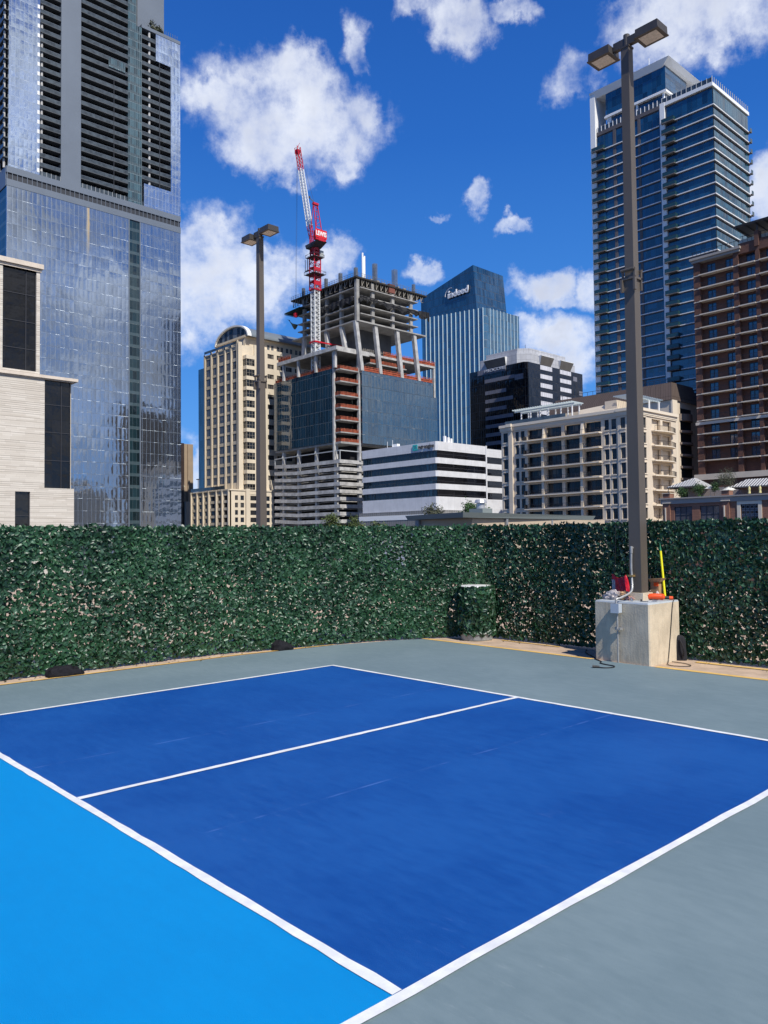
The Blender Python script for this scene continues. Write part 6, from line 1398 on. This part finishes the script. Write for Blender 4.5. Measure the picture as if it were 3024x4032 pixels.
def tree(name, label, cat, base, top, rx, rz, leafm, nclump, leaf=0.1, perclump=60, seed=0, trunk_r=0.12, spread=0.35, group=None, rz_low=None, drop=0.0):
    r = random.Random(seed); T = thing(name, label, cat, base, group); base = Vector(base); topc = Vector((base.x, base.y, top-rz))
    tk = MB(); fork = base+(topc-base)*0.75
    tk.tube([base, base+(fork-base)*0.5+Vector((r.uniform(-.1, .1)*rx, r.uniform(-.1, .1)*rx, 0)), fork], trunk_r, 8, r1=trunk_r*0.55)
    cl = []
    for i in range(nclump):
        while True:
            d = Vector((r.uniform(-1, 1), r.uniform(-1, 1), r.uniform(-1, 1)))
            if 0.15 < d.length < 1: break
        k = 0.75+0.35*mnoise.noise(d*1.7+Vector((seed, 0, 0)))*2
        c = topc+Vector((d.x*rx*k, d.y*rx*k, d.z*rz*k)); cl.append(c)
        if i < 14: tk.tube([fork, fork+(c-fork)*0.5+Vector((0, 0, 0.08*rz)), c], trunk_r*0.3, 5, r1=trunk_r*0.07)
    tk.build('trunk', m_bark, T)
    lf = MB(); cr_ = rx*spread
    for c in cl:
        for j in range(perclump):
            p = c+Vector((r.gauss(0, 1)*cr_*.5, r.gauss(0, 1)*cr_*.5, r.gauss(0, 1)*cr_*.42-abs(r.gauss(0, 1))*drop)); a = Vector((r.gauss(0, 1), r.gauss(0, 1), r.gauss(0, .7)-drop*1.5)).normalized()
            b = a.cross(Vector((r.gauss(0, 1), r.gauss(0, 1), r.gauss(0, 1)))).normalized(); l = leaf*r.uniform(.6, 1.3)
            lf.poly([p-a*l, p+b*l*.4, p+a*l, p-b*l*.4])
    lf.build('crown', leafm, T); return T
tz = rZ(6.9)
tree('shrub', 'dark bushy shrub farthest left on the brick terrace under the hipped awning', 'shrub', (rX(-44.1), RY+2.2, tz), rZ(8.5), 1.25, 1.0, m_leafd, 22, .16, 40, 1, .05, .5, 'shrubs along the terrace parapet')
tree('shrub', 'tallest dark shrub on the brick terrace beside the hipped awning', 'shrub', (rX(-41.7), RY+2.2, tz), rZ(9.0), 1.35, 1.25, m_leafd, 26, .16, 44, 2, .05, .5, 'shrubs along the terrace parapet')
tree('shrub', 'narrow dark shrub just left of the brick terrace pillar', 'shrub', (rX(-39.5), RY+2.2, tz), rZ(9.05), 0.95, 1.2, m_leafd, 20, .15, 40, 3, .05, .5, 'shrubs along the terrace parapet')
tree('terrace_tree', 'wispy grey green tree rising between the two striped awnings', 'tree', (rX(-38.3), RY+3.2, tz), rZ(10.75), 2.0, 2.1, m_leafg, 34, .13, 46, 4, .08, .4, None, drop=.25)
def umbrella(label, x, y, z0, z1, open_r=None):
    U = thing('parasol', label, 'parasol', (x, y, z0), 'parasols on the restaurant terrace'); MB().tube([(x, y, z0), (x, y, z1)], 0.03, 6).build('pole', m_frame_lt, U)
    mb = MB()
    if open_r: lathe(mb, x, y, [(open_r, z1-0.75), (open_r*.5, z1-0.35), (0.0, z1)], 8)
    else: lathe(mb, x, y, [(0.26, z0+0.25), (0.2, z0+0.7), (0.24, z1-0.5), (0.1, z1-.1), (0, z1)], 8)
    mb.build('canopy', mat('cream_canvas', (0.72, 0.70, 0.62), 0.85) if open_r else mat('yellow_canvas', (0.62, 0.55, 0.25), 0.85, var=.3, vscale=3), U)
umbrella('open white parasol among the shrubs left of the brick pillar', rX(-40.3), RY+3.0, tz, rZ(8.55), 1.15)
umbrella('open white parasol top showing right behind the brick terrace pillar', rX(-38.2)+.5, RY+3.2, tz, rZ(8.25), 1.3)
umbrella('folded yellow parasol, the left one under the long striped awning', rX(-34.7), RY+1.5, tz, rZ(8.05)); umbrella('folded yellow parasol, the one nearest the right edge of the photo', rX(-33.35), RY+1.5, tz, rZ(8.05))

# ---------------------------------------------------------------- low pavilion, vent and trees beyond the fence
m_fascia = mat('green_grey_fascia', (0.20, 0.23, 0.22), 0.5); m_pav = mat('cream_render', (0.50, 0.40, 0.29), 0.85, var=.05, vscale=1)
pv = thing('pavilion', 'low cream pavilion with a flat grey green roof edge beyond the fence', 'building', (-33, 45, GZ))
MB().hull([(-38.2, 39.9, GZ), (-32.2, 39.9, GZ), (-33.0, 60, GZ), (-38.2, 60, GZ)], [(-38.2, 39.9, 3.25), (-32.2, 39.9, 3.25), (-33.0, 60, 3.25), (-38.2, 60, 3.25)]).build('wall', m_pav, pv)
MB().hull([(-39.0, 39.6, 3.27), (-31.7, 38.3, 3.27), (-33.0, 58, 3.27), (-39.0, 60, 3.27)], [(-39.2, 39.5, 3.62), (-31.5, 38.1, 3.66), (-32.9, 58.3, 3.66), (-39.2, 60.2, 3.62)]).build('roof', m_fascia, pv)
for (x, y) in ((-37.9, 39.7), (-32.35, 44.2), (-32.8, 51)): MB().box(XYZ, x-.2, x+.2, y-.12, y+.12, GZ, 3.26).build('post', mat('grey_post', (0.22, 0.23, 0.24), 0.6), pv)
vn = thing('roof_vent', 'round metal exhaust vent standing on the pavilion roof', 'roof vent', (-33.2, 42.2, 3.66)); m_alu = mat('aluminium', (0.5, 0.5, 0.5), 0.4, metal=.5)
MB().box(XYZ, -33.95, -32.55, 41.6, 42.8, 3.66, 4.05).build('curb', m_fascia, vn)
lathe(MB(), -33.25, 42.2, [(0.0, 4.05), (0.34, 4.05), (0.34, 4.5), (0.0, 4.5)], 20).build('shaft', m_alu, vn); lathe(MB(), -33.25, 42.2, [(0.0, 4.52), (0.52, 4.52), (0.40, 4.78), (0.0, 4.80)], 20).build('hood', m_alu, vn)
tree('courtyard_tree', 'sparse small tree before the white office above the pavilion roof', 'tree', (-41.2, 45, GZ), 4.95, 1.25, .85, m_leafg, 26, .13, 26, 11, .2, .33, 'trees behind the pavilion')
tree('courtyard_tree', 'fuller small tree left of the round roof vent', 'tree', (-37.4, 46, GZ), 4.95, 1.35, .8, m_leafd, 32, .13, 34, 12, .2, .33, 'trees behind the pavilion')
tree('feathery_tree', 'tallest feathery yellow green treetop in front of the parking levels', 'tree', (-36.9, 30, GZ), 3.85, 1.05, 1.2, m_leafy, 46, .10, 60, 13, .2, .32, 'feathery treetops over the fence', drop=.12)
tree('feathery_tree', 'middle rounded yellow green treetop in front of the white office corner', 'tree', (-34.9, 30.5, GZ), 3.38, 1.0, .9, m_leafy, 40, .10, 55, 14, .2, .34, 'feathery treetops over the fence', drop=.1)
tree('feathery_tree', 'smallest yellow green treetop against the white office base', 'tree', (-32.9, 30.8, GZ), 3.15, .75, .7, m_leafy, 26, .09, 50, 15, .2, .36, 'feathery treetops over the fence', drop=.1)
tree('roof_shrub', 'left of two small shrubs on the skyscraper shoulder roof', 'shrub', (-264, 124.0, 189.4), 195.8, 2.0, 2.6, m_leafg, 26, .55, 30, 21, .15, .45, 'shrubs on the skyscraper roof')
tree('roof_shrub', 'right of two small shrubs on the skyscraper shoulder roof', 'shrub', (-262, 129.0, 189.4), 196.4, 2.6, 3.0, m_leafg, 30, .55, 34, 22, .15, .45, 'shrubs on the skyscraper roof')

bk.location = CAM+(Vector(bk.location)-CAM)*1.25; bk.scale = (1.25,)*3
# beige tower stands a little farther back than the unfinished tower
for o_ in (bg_, rl):
    o_.location = CAM+(Vector(o_.location)-CAM)*1.045; o_.scale = (1.045,)*3
